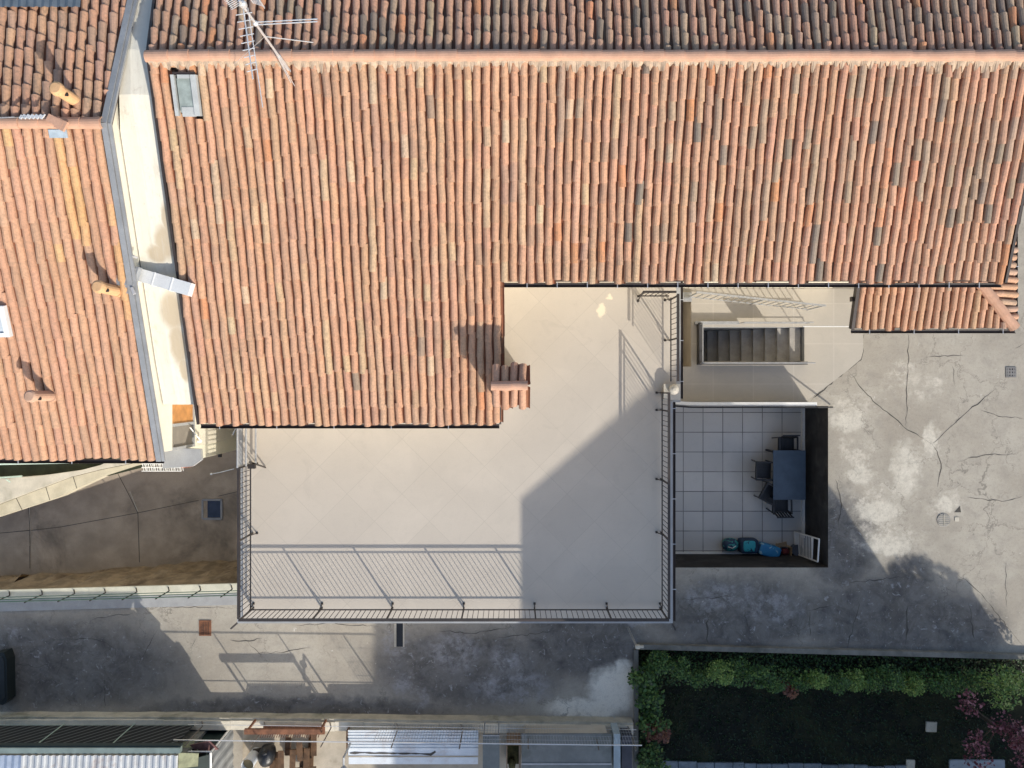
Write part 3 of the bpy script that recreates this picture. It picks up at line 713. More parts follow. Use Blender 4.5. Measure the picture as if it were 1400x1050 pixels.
# pale steel rails where the left terrace edge meets the eave
sg = thing('steel_gate', 'pale grey steel rails closing the terrace corner under the eave', 'gate', (-6.0, -1.3, 4))
m = MB()
for dx, z in ((-.02, 4.9), (.06, 4.6), (.12, 4.15)): m.tube((rx0 + dx, -1.84, z), (rx0 + dx, -.45, z), .022, .022, 8)
m.each('gate_rail', GALV, sg)
m = MB(); m.tube((rx0 - .02, -1.82, 4), (rx0 - .02, -1.82, 4.92), .022); m.tube((rx0 - .02, -.5, 4), (rx0 - .02, -.5, 4.92), .022); m.each('post', GALV, sg)
m = MB(); m.bar((rx0 + .1, -1.75, 4.5), (rx0 + .3, -1.93, 4.02), .03); m.obox((rx0 + .12, -1.86, 4.4), (.08, 0, 0), (0, .05, 0), (0, 0, .05)); m.build('latch_brace', IRON, sg)

# ------------------------------------------------------------------ ground, paving, pit, stairs
pit = [(3.76, -5.25), (9.04, -5.25), (9.04, -.63), (3.76, -.63)]
well = [(3.93, .5), (5.12, .5), (5.12, 2.6), (3.93, 2.6)]
sw = (5.40, 8.36, .65, 1.63)
stair = [(sw[0], sw[2]), (sw[1], sw[2]), (sw[1], sw[3]), (sw[0], sw[3])]
def WL(l, z=0): return [tuple(W(a, b, z)[:2]) for a, b in l]
drv = WL([(-700, 828), (0, 806), (320, 797), (397, 795), (397, 600), (322, 612), (273, 624), (190, 636), (140, 652), (80, 683), (0, 706), (-700, 900 - 20)])
drv = WL([(-500, 822), (0, 806), (320, 797), (397, 795), (397, 600), (322, 612), (273, 624), (190, 636), (140, 652), (80, 680), (0, 706), (-120, 745), (-300, 775), (-500, 790)])
gx0, gyn = X(872), Y(886)
gar = [(gx0, -16.5), (19.5, -16.5), (19.5, gyn - .42), (gx0, gyn)]
back = WL([(-500, 655), (0, 650), (60, 646), (110, 640), (138, 632), (150, 610), (-500, 600)])
m = MB(); m.sheet([(-70, -70), (70, -70), (70, 70), (-70, 70)], 0, 0, [pit, well, stair, drv, gar])
cracks = [([(1180, 458), (1180, 480), (1177, 491), (1160, 505), (1140, 520), (1107, 549)], 3.2), ([(1160, 508), (1185, 540), (1212, 563), (1236, 583), (1258, 597), (1275, 607)], 1.8),
          ([(1242, 455), (1241, 500), (1240, 540), (1238, 583)], 1.6), ([(1275, 607), (1294, 589), (1310, 573), (1330, 556), (1362, 532)], 1.9), ([(1275, 607), (1288, 634), (1283, 664)], 1.8),
          ([(1310, 631), (1335, 624), (1359, 621), (1388, 621)], 1.6), ([(1322, 680), (1346, 683), (1378, 685), (1400, 678)], 1.3), ([(1265, 490), (1290, 486), (1318, 485)], 1.2), ([(1302, 500), (1306, 528)], 1),
          ([(1175, 822), (1166, 860), (1158, 888)], 2.4), ([(1240, 828), (1241, 850), (1238, 880)], 4), ([(1325, 828), (1328, 850), (1331, 874)], 3), ([(1107, 838), (1108, 870)], 2.2), ([(970, 840), (966, 852), (967, 880)], 4),
          ([(1018, 835), (1024, 862)], 1.6), ([(930, 820), (980, 817), (1010, 814)], 1.4), ([(1160, 797), (1200, 792), (1240, 788)], 1.8), ([(1103, 836), (1140, 826)], 1.5), ([(1143, 655), (1150, 690), (1146, 720)], 2),
          ([(1310, 785), (1345, 815), (1380, 860), (1398, 882)], 1.4), ([(190, 830), (260, 830), (323, 831)], 1.0), ([(88, 874), (132, 874), (157, 886), (160, 900)], 1.6), ([(88, 874), (85, 900), (78, 925)], 1.3),
          ([(143, 921), (144, 968)], 1.6), ([(120, 848), (145, 843), (185, 838)], 1.2), ([(190, 905), (205, 880), (215, 862)], 1.2), ([(313, 874), (335, 877), (358, 873)], 1.8), ([(352, 893), (378, 892), (425, 886)], 1.3),
          ([(270, 872), (262, 884)], 1.4), ([(330, 870), (362, 900)], .9), ([(405, 856), (450, 852), (520, 857)], 1.3), ([(600, 862), (640, 866), (700, 858)], 1.4), ([(1375, 767), (1376, 830)], .9), ([(10, 905), (50, 912), (90, 902)], 1.2),
          ([(680, 872), (720, 868), (760, 862)], 1.2), ([(1340, 560), (1370, 570), (1400, 572)], 1), ([(1387, 478), (1400, 470)], 1)]
for pts, w in cracks: m.strip(WL(pts), w * .0135, .004, .028, 1, True)
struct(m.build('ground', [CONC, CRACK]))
pv = WL([(1104.5, 552)]) + WL([(1140, 521), (1160, 505.5), (1177, 491), (1180, 480), (1180, 455), (1175, 395)])
m = MB(); m.sheet([(5.13, 2.74), (5.13, .49), (3.93, .49), (3.93, -.5)] + [(8.40, -.5)] + pv[1:], .005, 0, [stair]); struct(m.build('paved_court', PAVE))
m = MB(); p, q = W(1098, 446.5), W(1168, 446.5); m.strip([p, q], .03, .009); struct(m.build('paving_joint', WHITE))
# sunken patio
PZ = -1.75
m = MB(); m.sheet([(3.70, -5.3), (9.1, -5.3), (9.1, -.58), (3.70, -.58)], PZ); struct(m.build('patio_floor', PATIO))
pw = thing('retaining_wall', 'charcoal walls lining the sunken tiled patio', 'wall', (6.4, -5.3, PZ))
m = MB(); m.box(9.041, 9.25, -5.45, -.5, PZ, -.006); m.box(3.76, 9.04, -5.45, -5.251, PZ, -.006); m.build('wall', BLACKW, pw)
m = MB(); m.box(3.76, 9.04, -.629, -.45, PZ, -.006); m.build('wall', PLAST, pw)
m = MB(); m.box(8.955, 9.038, -4.75, -.66, PZ + .002, PZ + .10); m.box(4.9, 7.8, -5.248, -5.205, PZ + .002, PZ + .08); m.each('skirting', WHITE, pw)
pp = thing('parapet_wall', 'low pale parapet along the upper edge of the sunken patio', 'wall', (6.8, -.55, 0))
m = MB(); x0, x1 = X(948), X(1104); n = 14; poly_f = []; poly_b = []
for i in range(n + 1):
    x = 3.95 + (x1 - 3.95) * i / n; k = max(0, 1 - (x - 3.95) / 1.2); poly_f.append((x, -.615 + .13 * k * k)); poly_b.append((x, -.505 + .13 * k * k))
m.prism(poly_f + poly_b[::-1], 0.002, .62); m.build('wall', COPE, pp)
m = MB(); m.prism([(a, b + .02) for a, b in poly_f] + [(a, b - .0) for a, b in poly_b[::-1]], .62, .66); m.build('parapet_cap', WHITE, pp)
m = MB(); m.path([Vector((a, b - .03, .68)) for a, b in poly_f] + [Vector((9.15, -.66, .05))], .022); m.build('black_pipe', CHAIR, pp)
# light well beside the terrace wall
lw = thing('light_well', 'narrow dark sunken well along the foot of the terrace', 'light well', (4.5, 1.5, 0))
m = MB(); m.sheet([(3.9, .45), (5.2, .45), (5.2, 2.65), (3.9, 2.65)], -1.0); m.build('well_floor', GREYR, lw)
m = MB(); m.box(5.121, 5.25, .45, 2.65, -1, -.006); m.box(3.93, 5.12, .35, .499, -1, -.006); m.box(3.93, 5.12, 2.601, 2.7, -1, -.006); m.build('well_wall', PLAST, lw)
m = MB(); m.box(4.86, 5.13, 2.35, 2.62, .0, .05); m.tube((4.95, 2.47, .05), (5.1, 2.47, .14), .05); m.build('well_tap', GALV, lw)
# stairs
st = thing('staircase', 'grey concrete stairs descending to the left in a railed well', 'staircase', (6.9, 1.14, 0))
xs = [X(p, 0) for p in (1098,)] ; nst = 9; tread = .29; rise = .185
for i in range(nst):
    zt_ = -rise * (i + 1) + .0; xa = sw[1] - .04 - tread * (i + 1); xb = sw[1] - .04 - tread * i
    m = MB(); m.box(xa, xb, sw[2] + .01, sw[3] - .01, -2.0, zt_ - .03); m.box(xa - .02, xb, sw[2] + .01, sw[3] - .01, zt_ - .03, zt_); m.build('step', mat('step_stone', (.40, .37, .33), .85, .15, 4, dirt=(.2, .18, .15), dirt_amt=.5), st)
m = MB(); m.box(sw[0], sw[1] - .04 - tread * nst, sw[2] + .01, sw[3] - .01, -2, -1.72); m.build('landing', GREYR, st)
m = MB(); m.box(sw[0] - .12, sw[0], sw[2] - .12, sw[3] + .12, -2, -.006); m.box(sw[0], sw[1], sw[2] - .12, sw[2], -2, -.006); m.box(sw[0], sw[1], sw[3], sw[3] + .12, -2, -.006); m.box(sw[1], sw[1] + .1, sw[2] - .12, sw[3] + .12, -2, -.006); m.build('well_wall', COPE, st)
m = MB(); m.box(sw[0] - .12, sw[1] - .02, sw[2] - .10, sw[2] - .02, .006, .30); m.box(sw[0] - .12, sw[0] - .03, sw[2] - .015, sw[3] + .1, .006, .30); m.build('kerb_upstand', mat('dark_steel', (.05, .048, .05), .6, .2), st)
m = MB()
m.path([Vector((sw[1] + .1, sw[2] - .06, .52)), Vector((sw[0] - .08, sw[2] - .06, .52)), Vector((sw[0] - .08, sw[3] + .06, .52))], .018)
for x in (sw[1] - .02, 7.4, 6.4, sw[0] - .08): m.tube((x, sw[2] - .06, .3), (x, sw[2] - .06, .52), .014)
m.tube((sw[0] - .08, sw[3] + .06, 0), (sw[0] - .08, sw[3] + .06, .52), .014); m.build('handrail', GALV, st)
m = MB(); yy = sw[3] + .10
m.path([Vector((6.5, yy, .45)), Vector((8.45, yy, .45))], .016); m.path([Vector((6.5, yy, .12)), Vector((8.45, yy, .12))], .012); m.box(6.5, 7.3, yy - .008, yy + .008, .12, .45)
for x in (6.5, 7.3, 8.0, 8.4): m.tube((x, yy, 0), (x, yy, .45), .014)
m.box(5.2, 6.45, yy - .03, yy + .05, .0, .17); m.build('side_rail', GALV, st)
# light fence by the house wall
a, bb = W(938, 406.5), W(1105, 424)
railing('garden_fence', 'light steel picket fence crossing the paved court below the eave', a[:2], bb[:2], [.05, 1.85, (bb - a).length - .04], (.0, -1), h=1.2, spacing=.2, base=0, matr=GALV, brace=False, thick=.02)

# ------------------------------------------------------------------ furniture in the patio
tz = PZ + .74
tbl = thing('patio_table', 'rectangular slate blue table against the charcoal wall of the sunken patio', 'table', (8.3, -2.74, PZ))
m = MB(); x0, x1, y0, y1 = 7.83, 8.80, -3.47, -1.99
m.box(x0, x1, y0, y1, tz - .03, tz); m.build('table_top', TABLE, tbl)
m = MB(); m.box(x0 + .06, x1 - .06, y0 + .06, y0 + .085, tz - .10, tz - .031); m.box(x0 + .06, x1 - .06, y1 - .085, y1 - .06, tz - .10, tz - .031); m.box(x0 + .06, x0 + .085, y0 + .086, y1 - .086, tz - .1, tz - .031); m.box(x1 - .085, x1 - .06, y0 + .086, y1 - .086, tz - .1, tz - .031); m.build('table_apron', CHAIR, tbl)
for x in (x0 + .05, x1 - .05):
    for y in (y0 + .05, y1 - .05): m = MB(); m.box(x - .03, x + .03, y - .03, y + .03, PZ + .001, tz - .031); m.build('leg', CHAIR, tbl)
def make_chair(label):
    c = thing('patio_chair', label, 'chair', (0, 0, 0), 'dark chairs round the slate table')     # faces +y
    m = MB(); m.box(-.24, .24, -.22, .24, .41, .45)
    for i in range(5): m.box(-.235 + i * .096, -.15 + i * .096, -.21, .23, .451, .462)
    m.build('seat', CHAIR, c)
    m = MB()
    for i in range(6): m.bar((-.21 + i * .084, -.23, .50), (-.21 + i * .084, -.33, .86), .05, .018)
    m.bar((-.25, -.335, .88), (.25, -.335, .88), .035, .05); m.bar((-.25, -.235, .5), (.25, -.235, .5), .025, .03); m.build('backrest', CHAIR, c)
    for s in (-1, 1):
        m = MB(); m.bar((s * .265, .22, 0), (s * .265, .22, .66), .03); m.build('leg', CHAIR, c)
        m = MB(); m.bar((s * .265, -.20, 0), (s * .265, -.26, .66), .03); m.build('leg', CHAIR, c)
        m = MB(); m.bar((s * .265, .26, .67), (s * .265, -.28, .67), .05, .022); m.build('armrest', CHAIR, c)
    return c
c0 = make_chair('black chair at the upper end of the slate table'); c0.location = (8.32, -1.87, PZ + .003); c0.rotation_euler = (0, 0, pi)
for (x, y, r, l) in ((8.14, -3.64, .02, 'black chair at the lower end of the slate table'), (7.62, -2.62, -pi / 2 - .03, 'black chair pulled out on the long left side of the slate table'), (7.80, -3.32, -pi / 2 - .5, 'black chair turned at an angle by the lower left table corner')):
    c = copy_tree(c0); c.location = (x, y, PZ + .003); c.rotation_euler = (0, 0, r); c['label'] = l

def bag_mat(name, c0_, c1_, sc, th):
    if name in MATS: return MATS[name]
    mm, nt, b = base_mat(name); co = coords(nt); n1 = noise(nt, co, sc, 2, .5, 1.2)
    c = mix(nt, ramp(nt, n1, th, th + .04), c0_, c1_); nt.links.new(c, b.inputs['Base Color']); b.inputs['Roughness'].default_value = .5; return mm
NAVY, TEAL, CYAN = (.014, .04, .085), (.03, .36, .42), (.03, .22, .46)
z0 = PZ
p = W(999, 745, z0 + .25); t = thing('round_pouffe', 'round navy bag with a green splash at the left of the patio heap', 'bag', (p.x, p.y, z0))
m = MB(); m.blob((p.x, p.y, z0 + .2), .25, .20, .2, .8, 18, 10, wob=.03); m.build('bag_body', bag_mat('navy_green_print', NAVY, (.04, .30, .26), 5, .53), t, smooth=True)
m = MB(); m.path([Vector((p.x - .12, p.y - .03, z0 + .39)), Vector((p.x, p.y - .06, z0 + .44)), Vector((p.x + .12, p.y, z0 + .39))], .012); m.build('handle', WHITE, t)
p = W(1023, 746, z0 + .25); t = thing('storage_bag', 'square navy bag with turquoise panel, second in the patio heap', 'bag', (p.x, p.y, z0))
m = MB(); m.blob((p.x, p.y, z0 + .22), .29, .22, .22, .35, 20, 10, wob=.02); m.build('bag_body', mat('navy_cloth', NAVY, .6, .3), t, smooth=True)
m = MB(); m.blob((p.x - .02, p.y + .02, z0 + .40), .19, .17, .06, .4, 16, 8); m.build('turquoise_panel', bag_mat('turquoise_print', TEAL, NAVY, 7, .56), t, smooth=True)
p = W(1052, 753, z0 + .3); t = thing('storage_bag', 'bright blue bag with pale markings in the middle of the patio heap', 'bag', (p.x, p.y, z0))
m = MB(); d = Vector((.96, -.28, 0)); e = Vector((.28, .96, 0)); m.blob((0, 0, 0), .34, .19, .2, .35, 20, 10, wob=.02); m.v = [tuple(Vector((p.x, p.y, z0 + .21)) + d * v[0] + e * v[1] + Vector((0, 0, v[2]))) for v in m.v]; m.build('bag_body', bag_mat('blue_print', CYAN, (.30, .52, .62), 4.5, .60), t, smooth=True)
m = MB(); m.box(p.x - .34, p.x - .24, p.y - .1, p.y + .2, z0 + .1, z0 + .36); m.build('dark_strap', mat('navy_cloth', NAVY), t)
p = W(1073, 754, z0 + .3); t = thing('cardboard_box', 'tan open carton with a red inside near the white rack', 'box', (p.x, p.y, z0))
bx = [(-.2, -.14), (.2, -.2), (.22, .12), (-.16, .18)]
TAN = mat('carton_board', (.42, .29, .17), .85, .12, 6)
m = MB()
for i in range(4):
    q0, q1 = bx[i], bx[(i + 1) % 4]; m.bar((p.x + q0[0], p.y + q0[1], z0 + .15), (p.x + q1[0], p.y + q1[1], z0 + .15), .015, .3)
m.build('carton', TAN, t)
m = MB(); m.obox((p.x - .1, p.y + .2, z0 + .3), (.16, .04, 0), (-.03, .08, .05), (0, 0, .006)); m.obox((p.x - .26, p.y, z0 + .3), (.08, 0, .03), (.02, .14, 0), (0, 0, .006)); m.each('flap', TAN, t)
m = MB(); m.blob((p.x + .04, p.y - .02, z0 + .2), .12, .11, .09, .8, 12, 8); m.build('red_cloth', mat('dark_red_cloth', (.14, .02, .02), .8), t, smooth=True)
p = W(1090, 752, z0 + .25); m = MB()
m.tube((p.x, p.y, z0), (p.x, p.y, z0 + .28), .13, .16, 18); m.tube((p.x, p.y, z0 + .28), (p.x, p.y, z0 + .31), .175, .175, 18); tag(m.build('grey_bin', mat('blue_grey_plastic', (.06, .075, .11), .5)), 'small slate grey bin between the carton and the white rack', 'bin')
t = thing('drying_rack', 'white slatted rack leaning on the charcoal patio wall', 'rack', (8.75, -4.9, PZ))
A, B, C_, D_ = W(1086, 727, z0 + .1), W(1120, 737, -.2), W(1118, 768, -.2), W(1088, 757, z0 + .1)
m = MB()
for a_, b_ in ((A, B), (B, C_), (C_, D_), (D_, A)): m.bar(a_, b_, .035)
m.bar(A.lerp(B, .75), D_.lerp(C_, .75), .035); m.build('rack_frame', WHITE, t)
m = MB()
for i in range(8): f = .25 + .45 * i / 7; m.bar(A.lerp(B, f), D_.lerp(C_, f), .020)
m.build('rack_slats', WHITE, t)
m = MB(); q = [A, A.lerp(B, .2), D_.lerp(C_, .2), D_]; m.add([v + Vector((0, 0, .005)) for v in q], [(0, 3, 2, 1)]); m.add([v - Vector((0, 0, .005)) for v in q], [(0, 1, 2, 3)]); m.build('rack_tray', SHEET, t)

# ------------------------------------------------------------------ lower tiled lean-to on the right
ln = thing('tiled_lean_to', 'small lower tiled roof wrapping the corner of the house at right', 'lean-to', (10, 2, 4.5))
EZ = 4.5; lx, ly, lw0 = 11.28, 1.24, 7.66; sl = .30
v_s, n_s = Vector((0, -1, -sl)).normalized(), Vector((0, -sl, 1)).normalized(); v_e, n_e = Vector((1, 0, -sl)).normalized(), Vector((sl, 0, 1)).normalized(); ccs = 1 / sqrt(1 + sl * sl)
m = MB(); Otop = Vector((0, ly + 1.5, EZ + 1.5 * sl))
def ex_s(u):
    top = max(0.0, 1.5 - (lx - u) + .12) if u > lx - 1.5 else 0.0
    return (top / ccs + .0, 1.5 / ccs) if top < 1.45 else None
tile_slope(m, Otop, UX, v_s, n_s, cols_between(lw0, lx - .02, .168), ex_s, lambda u, v, r: weighted(r, LEFT_T + [(25, (.47, .30, .205))]), .168, .40, seed=21, wav=.004)
deck(m, [(lw0, ly + 1.5, EZ + 1.5 * sl), (lw0, ly, EZ), (lx, ly, EZ), (lx - 1.5, ly + 1.5, EZ + 1.5 * sl)], n_s)
m.build('roof', [TILE, DECK], ln, attr='tile_colour')
m = MB(); Oe = Vector((lx - 1.9, 0, EZ + 1.9 * sl)); UY = Vector((0, 1, 0))
def ex_e(u):
    top = max(0.0, 1.9 - (u - ly) + .12) if u < ly + 1.9 else 0.0
    return (top / ccs, 1.9 / ccs) if top < 1.85 else None
tile_slope(m, Oe, UY, v_e, n_e, cols_between(ly + .02, ly + 7, .168), ex_e, lambda u, v, r: weighted(r, LEFT_T + [(25, (.47, .30, .205))]), .168, .40, seed=22, wav=.004)
deck(m, [(lx, ly, EZ), (lx, ly + 7, EZ), (lx - 1.9, ly + 7, EZ + 1.9 * sl), (lx - 1.9, ly + 1.9, EZ + 1.9 * sl)], n_e)
m.build('roof', [TILE, DECK], ln, attr='tile_colour')
m = MB(); p0, p1 = Vector((lx - .03, ly + .03, EZ + .04)), Vector((lx - 1.5, ly + 1.5, EZ + 1.5 * sl + .05)); d = (p1 - p0)
for i in range(5):
    a_, b_ = p0 + d * (i / 5), p0 + d * ((i + 1) / 5 + .03); m.tube(a_ + Vector((0, 0, .012)), b_, .125, .10, 12)
m.build('hip_cap', RIDGE, ln)
gutter(lw0 - .02, lx + .06, ly - .055, EZ - .02, GUTT, ln, ALU, 1.0); gutter(ly, ly + 7, lx + .055, EZ - .02, GUTT, ln, ALU, 1.0, axis='y')
m = MB(); m.bar((lw0 - .03, ly, EZ), (lw0 - .03, ly + 1.5, EZ + .45), .07, .14); m.box(lw0 - .12, lw0 - .07, ly + .6, ly + .7, EZ + .1, EZ + .2); m.build('verge_board', GUTT, ln)
m = MB(); m.box(10.45, 10.95, 2.35, 8.2, 0, 4.42); m.build('wall', PLAST, ln)

# ------------------------------------------------------------------ driveway and its walls
def dz(x, y): return -1.3 - .95 * min(1, max(0, (x + 14.5) / 4.8))
m = MB(); gp = 24; xs = [-24 + (24 - 6.25) * i / gp for i in range(gp + 1)]
vs = [(x, y, dz(x, y)) for x in xs for y in (-6.6, -4.2, -1.4)]
m.add(vs, [(3 * i + j, 3 * i + 3 + j, 3 * i + 4 + j, 3 * i + 1 + j) for i in range(gp) for j in (0, 1)])
def dstrip(pts, w, mi):
    P = [W(a, b, -1.75) for a, b in pts]; Q = []
    for a_, b_ in zip(P[:-1], P[1:]):
        for i in range(10): Q.append(a_.lerp(b_, i / 10))
    Q.append(P[-1]); vs = []
    for i, q in enumerate(Q):
        d = (Q[min(i + 1, len(Q) - 1)] - Q[max(i - 1, 0)]); n_ = Vector((-d.y, d.x, 0)).normalized() * w / 2; zz = dz(q.x, q.y) + .006
        vs += [(q.x + n_.x, q.y + n_.y, zz), (q.x - n_.x, q.y - n_.y, zz)]
    m.add(vs, [(2 * i, 2 * i + 1, 2 * i + 3, 2 * i + 2) for i in range(len(Q) - 1)], mi)
for pts in ([(0, 726), (90, 718), (186, 702), (280, 684), (318, 675)], [(52, 680), (54, 720), (54, 772)], [(160, 645), (174, 675), (186, 702), (188, 770)]): dstrip(pts, .018, 1)
dstrip([(53, 682), (54.5, 720), (54, 742)], .022, 2); dstrip([(176, 672), (183, 692), (186, 700)], .025, 2)
struct(m.build('driveway', [DRIVE, CRACK, KERB]))
# inspection hatch in the driveway
c = W(290.5, 696, dz(W(290, 696, -2).x, 0) ); c.z = dz(c.x, c.y) + .01
t = thing('floor_hatch', 'blue grey framed hatch set in the brown driveway', 'hatch', c)
m = MB(); x_, y_ = .30, .30
for (a_, b_) in (((-x_, -y_), (x_, -y_)), ((x_, -y_), (x_, y_)), ((x_, y_), (-x_, y_)), ((-x_, y_), (-x_, -y_))): m.bar(c + Vector((*a_, .02)), c + Vector((*b_, .02)), .06, .04)
m.build('hatch_frame', FLASH, t)
m = MB(); m.box(c.x - .265, c.x + .265, c.y - .265, c.y + .265, c.z, c.z + .018); m.build('hatch_lid', HATCH, t)
# south retaining wall with rough face, and its wire fence
dw = thing('driveway_wall', 'pale topped retaining wall with rough brown face beside the driveway', 'wall', (-10, -5.8, 0))
top = [tuple(W(a, b)[:2]) for a, b in ((-500, 822), (0, 806), (320, 797), (397, 795))]
m = MB()
for (p, q) in zip(top[:-1], top[1:]):
    p, q = Vector((*p, 0)), Vector((*q, 0)); n = max(2, int((q - p).length / .25)); vs = []
    rows = ((0.03, -.05, 0), (.0, -.004, 0), (.05, -.5, .05), (.12, -1.0, .09), (.05, -1.5, .07), (.14, -2.3, .05))
    for i in range(n + 1):
        b_ = p.lerp(q, i / n)
        for (off, z, jt) in rows: vs.append((b_.x, b_.y + off + random.uniform(-jt, jt), z if z > -.1 else z + random.uniform(-.08, .08)))
    k = len(rows); m.add(vs, [(i * k + j, i * k + j + 1, (i + 1) * k + j + 1, (i + 1) * k + j) for i in range(n) for j in range(1, k - 1)])
m.build('wall_face', mat('rough_brown_stone', (.27, .21, .14), .95, .35, 2.5, dirt=(.09, .06, .04), dirt_amt=.8, dscale=1.5), dw)
m = MB(); tp_ = [(x, y - .004) for x, y in top]; m.prism(tp_[::-1] + [(x, y - .26) for x, y in top], -.05, .05); m.build('wall_coping', mat('pale_coping', (.60, .58, .47), .9, .1, 3, dirt=(.36, .38, .29), dirt_amt=.4), dw)
m = MB(); m.prism([(x, y - .262) for x, y in top][::-1] + [(x, y - .62) for x, y in top], .001, .03); m.build('kerb_strip', COPE, dw)
wf = thing('wire_fence', 'low green wire fence on the driveway retaining wall', 'fence', (-10, -5.9, .05))
def ytop(x):
    for (p, q) in zip(top[:-1], top[1:]):
        if p[0] <= x <= q[0]: return p[1] + (q[1] - p[1]) * (x - p[0]) / (q[0] - p[0])
    return top[-1][1]
for px in (-32, 12.6, 57, 101, 143, 186, 230, 273, 316):
    x = X(px, .05); y = ytop(x) - .05
    m = MB(); m.path([Vector((x, y, .05)), Vector((x + .05, y - .10, .10)), Vector((x, y - .12, .8))], .017); m.build('post', IRON, wf)
m = MB()
for z, r in ((.35, .011), (.58, .011), (.8, .014)): m.path([Vector((x, ytop(x) - .13, z)) for x in [-20 + (13.9) * i / 20 for i in range(21)]], r, 5)
m.each('wire_strand', WIREG, wf)
# curved wall tops on the far side of the driveway
cw = thing('curved_wall', 'curving pale wall between the driveway and the left house', 'wall', (-11, -3, 0))
inner = WL([(-500, 790), (-300, 775), (-120, 745), (0, 706), (80, 680), (140, 652), (190, 636), (240, 627)]); outer = WL([(240, 622), (190, 632), (140, 642), (100, 652), (0, 690), (-120, 728), (-300, 760), (-500, 776)])
m = MB(); m.prism(inner + outer, -.4, .06); m.build('lower_ledge', mat('ledge_stone', (.56, .50, .37), .9, .12, 3, dirt=(.36, .31, .2), dirt_amt=.4), cw)
i2 = [(x, y + .012) for x, y in outer[::-1]]; o2 = WL([(240, 619), (190, 627), (155, 628), (137, 636), (110, 643), (60, 650), (0, 655), (-500, 670)], .25)
m = MB(); m.prism(i2 + o2, -.4, .25); m.build('upper_coping', KERB, cw)
m = MB()
for (a_, b_) in (((22, 681), (31, 699)), ((62, 664), (68, 684)), ((100, 652), (105, 668))): m.strip([W(*a_, .07), W(*b_, .07)], .02, .066)
m.each('ledge_joint', CRACK, cw)
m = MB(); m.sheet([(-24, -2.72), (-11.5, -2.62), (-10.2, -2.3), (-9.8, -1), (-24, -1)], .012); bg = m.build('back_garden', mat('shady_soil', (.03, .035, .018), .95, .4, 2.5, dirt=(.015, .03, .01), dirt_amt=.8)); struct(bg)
gr = thing('green_rail', 'pale green pipe rail under the eave of the left house', 'rail', (-10, -2.25, 2.5))
m = MB(); m.path([W(-200, 634, 4.0), W(0, 634, 4.0), W(90, 632, 4.0), W(186, 629, 4.0)], .03); m.build('rail_pipe', GREENG, gr)
m = MB(); m.path([W(-100, 652.5, .6), W(0, 653, .6), W(30, 651, .6)], .025); m.path([W(8, 655, .4), W(14, 659, .3)], .02)
m.each('lower_pipe', GREENG, gr)
m = MB(); 
for px in (27, 107): m.tube(W(px, 633, 4.0), W(px, 631, 4.6), .014)
m.each('bracket', GALV, gr)
# lattice shelf, pink block
t = thing('wire_shelf', 'white wire lattice tray at the foot of the left gable', 'rack', W(220, 637, 3.0))
m = MB(); z = 3.0; a0, a1 = W(194, 629, z), W(248, 644, z)
for i in range(21): x = a0.x + (a1.x - a0.x) * i / 20; m.bar((x, a0.y, z), (x + .05, a1.y, z), .012)
for i in range(4): y = a0.y + (a1.y - a0.y) * i / 3; m.bar((a0.x, y, z + .012), (a1.x, y, z + .012), .018)
for i in range(14): x = a0.x + (a1.x - a0.x) * i / 14; m.bar((x, a0.y, z + .02), (x + .06, a1.y, z + .02), .010)
m.build('lattice', WHITE, t)
m = MB(); m.bar(a0 - Vector((0, 0, .05)), Vector((a0.x, a0.y + .5, z - .05)), .03); m.bar(Vector((a1.x, a0.y, z - .05)), Vector((a1.x, a0.y + .5, z - .05)), .03); m.each('bracket', WHITE, t)
p = W(252, 636, 3.0); m = MB(); m.box(p.x - .07, p.x + .07, p.y - .07, p.y + .07, 2.6, 3.0); m.box(p.x - .055, p.x + .055, p.y - .03, p.y + .05, 3.0, 3.02); tag(m.build('clay_block', mat('pink_clay', (.55, .27, .19), .9)), 'small pink clay block beside the white wire tray', 'block')
# window and projecting porch on the gable wall of the left house
m = MB(); gxw = lx1 + .002
m.box(gxw, gxw + .05, -1.40, -1.34, 4.50, 5.50); m.box(gxw, gxw + .05, -1.34, -.43, 4.50, 4.56); m.box(gxw, gxw + .05, -.90, -.84, 4.56, 5.50); wf_ = m.build('window', COPE, nh)
sub(MB().box(gxw, gxw + .02, -.838, -.43, 4.561, 5.5), 'orange_shutter', mat('orange_board', (.50, .235, .075), .7, .2, 4, dirt=(.30, .15, .07), dirt_amt=.6, dscale=5), wf_)
sub(MB().box(gxw, gxw + .01, -1.338, -.902, 4.561, 5.5), 'window_panel', mat('grey_brown_screed', (.25, .22, .18), .9, .12), wf_)
ly_ = thing('porch', 'sunlit cream porch wall with grey slab between the left house and the terrace corner', 'porch', (-7.3, -1.6, 0))
m = MB(); m.box(-7.6, gxw - .004, -1.72, -1.402, -2.2, 4.86); m.build('wall', mat('bright_cream', (.84, .79, .62), .9, .05, 2), ly_)
m = MB(); m.prism([(-7.62, -1.84), (-6.98, -1.80), (-6.78, -1.66), (-6.80, -1.42), (-7.16, -1.404), (-7.62, -1.404)], 4.87, 4.98); m.build('slab', COPE, ly_)
m = MB(); m.tube((-7.15, -1.30, 4.30), (-7.06, -1.30, 4.30), .035, .035, 8); m.tube((-7.06, -1.30, 4.32), (-7.06, -.95, 4.9), .014, .014, 6); m.build('pipe', WHITE, ly_)
m = MB(); m.tube((-7.2, -1.725, 2.9), (-7.2, -1.80, 2.9), .05, .05, 10); m.build('drain_outlet', CHAIR, ly_)
t = thing('cable', 'thin pale cable slung from the driveway edge to the terrace', 'cable', W(290, 650, 3))
m = MB(); m.path([W(288, 648, 3.0), W(300, 646, 2.95), W(320, 641, 3.2)], .010); m.build('cable_run', ALU, t)
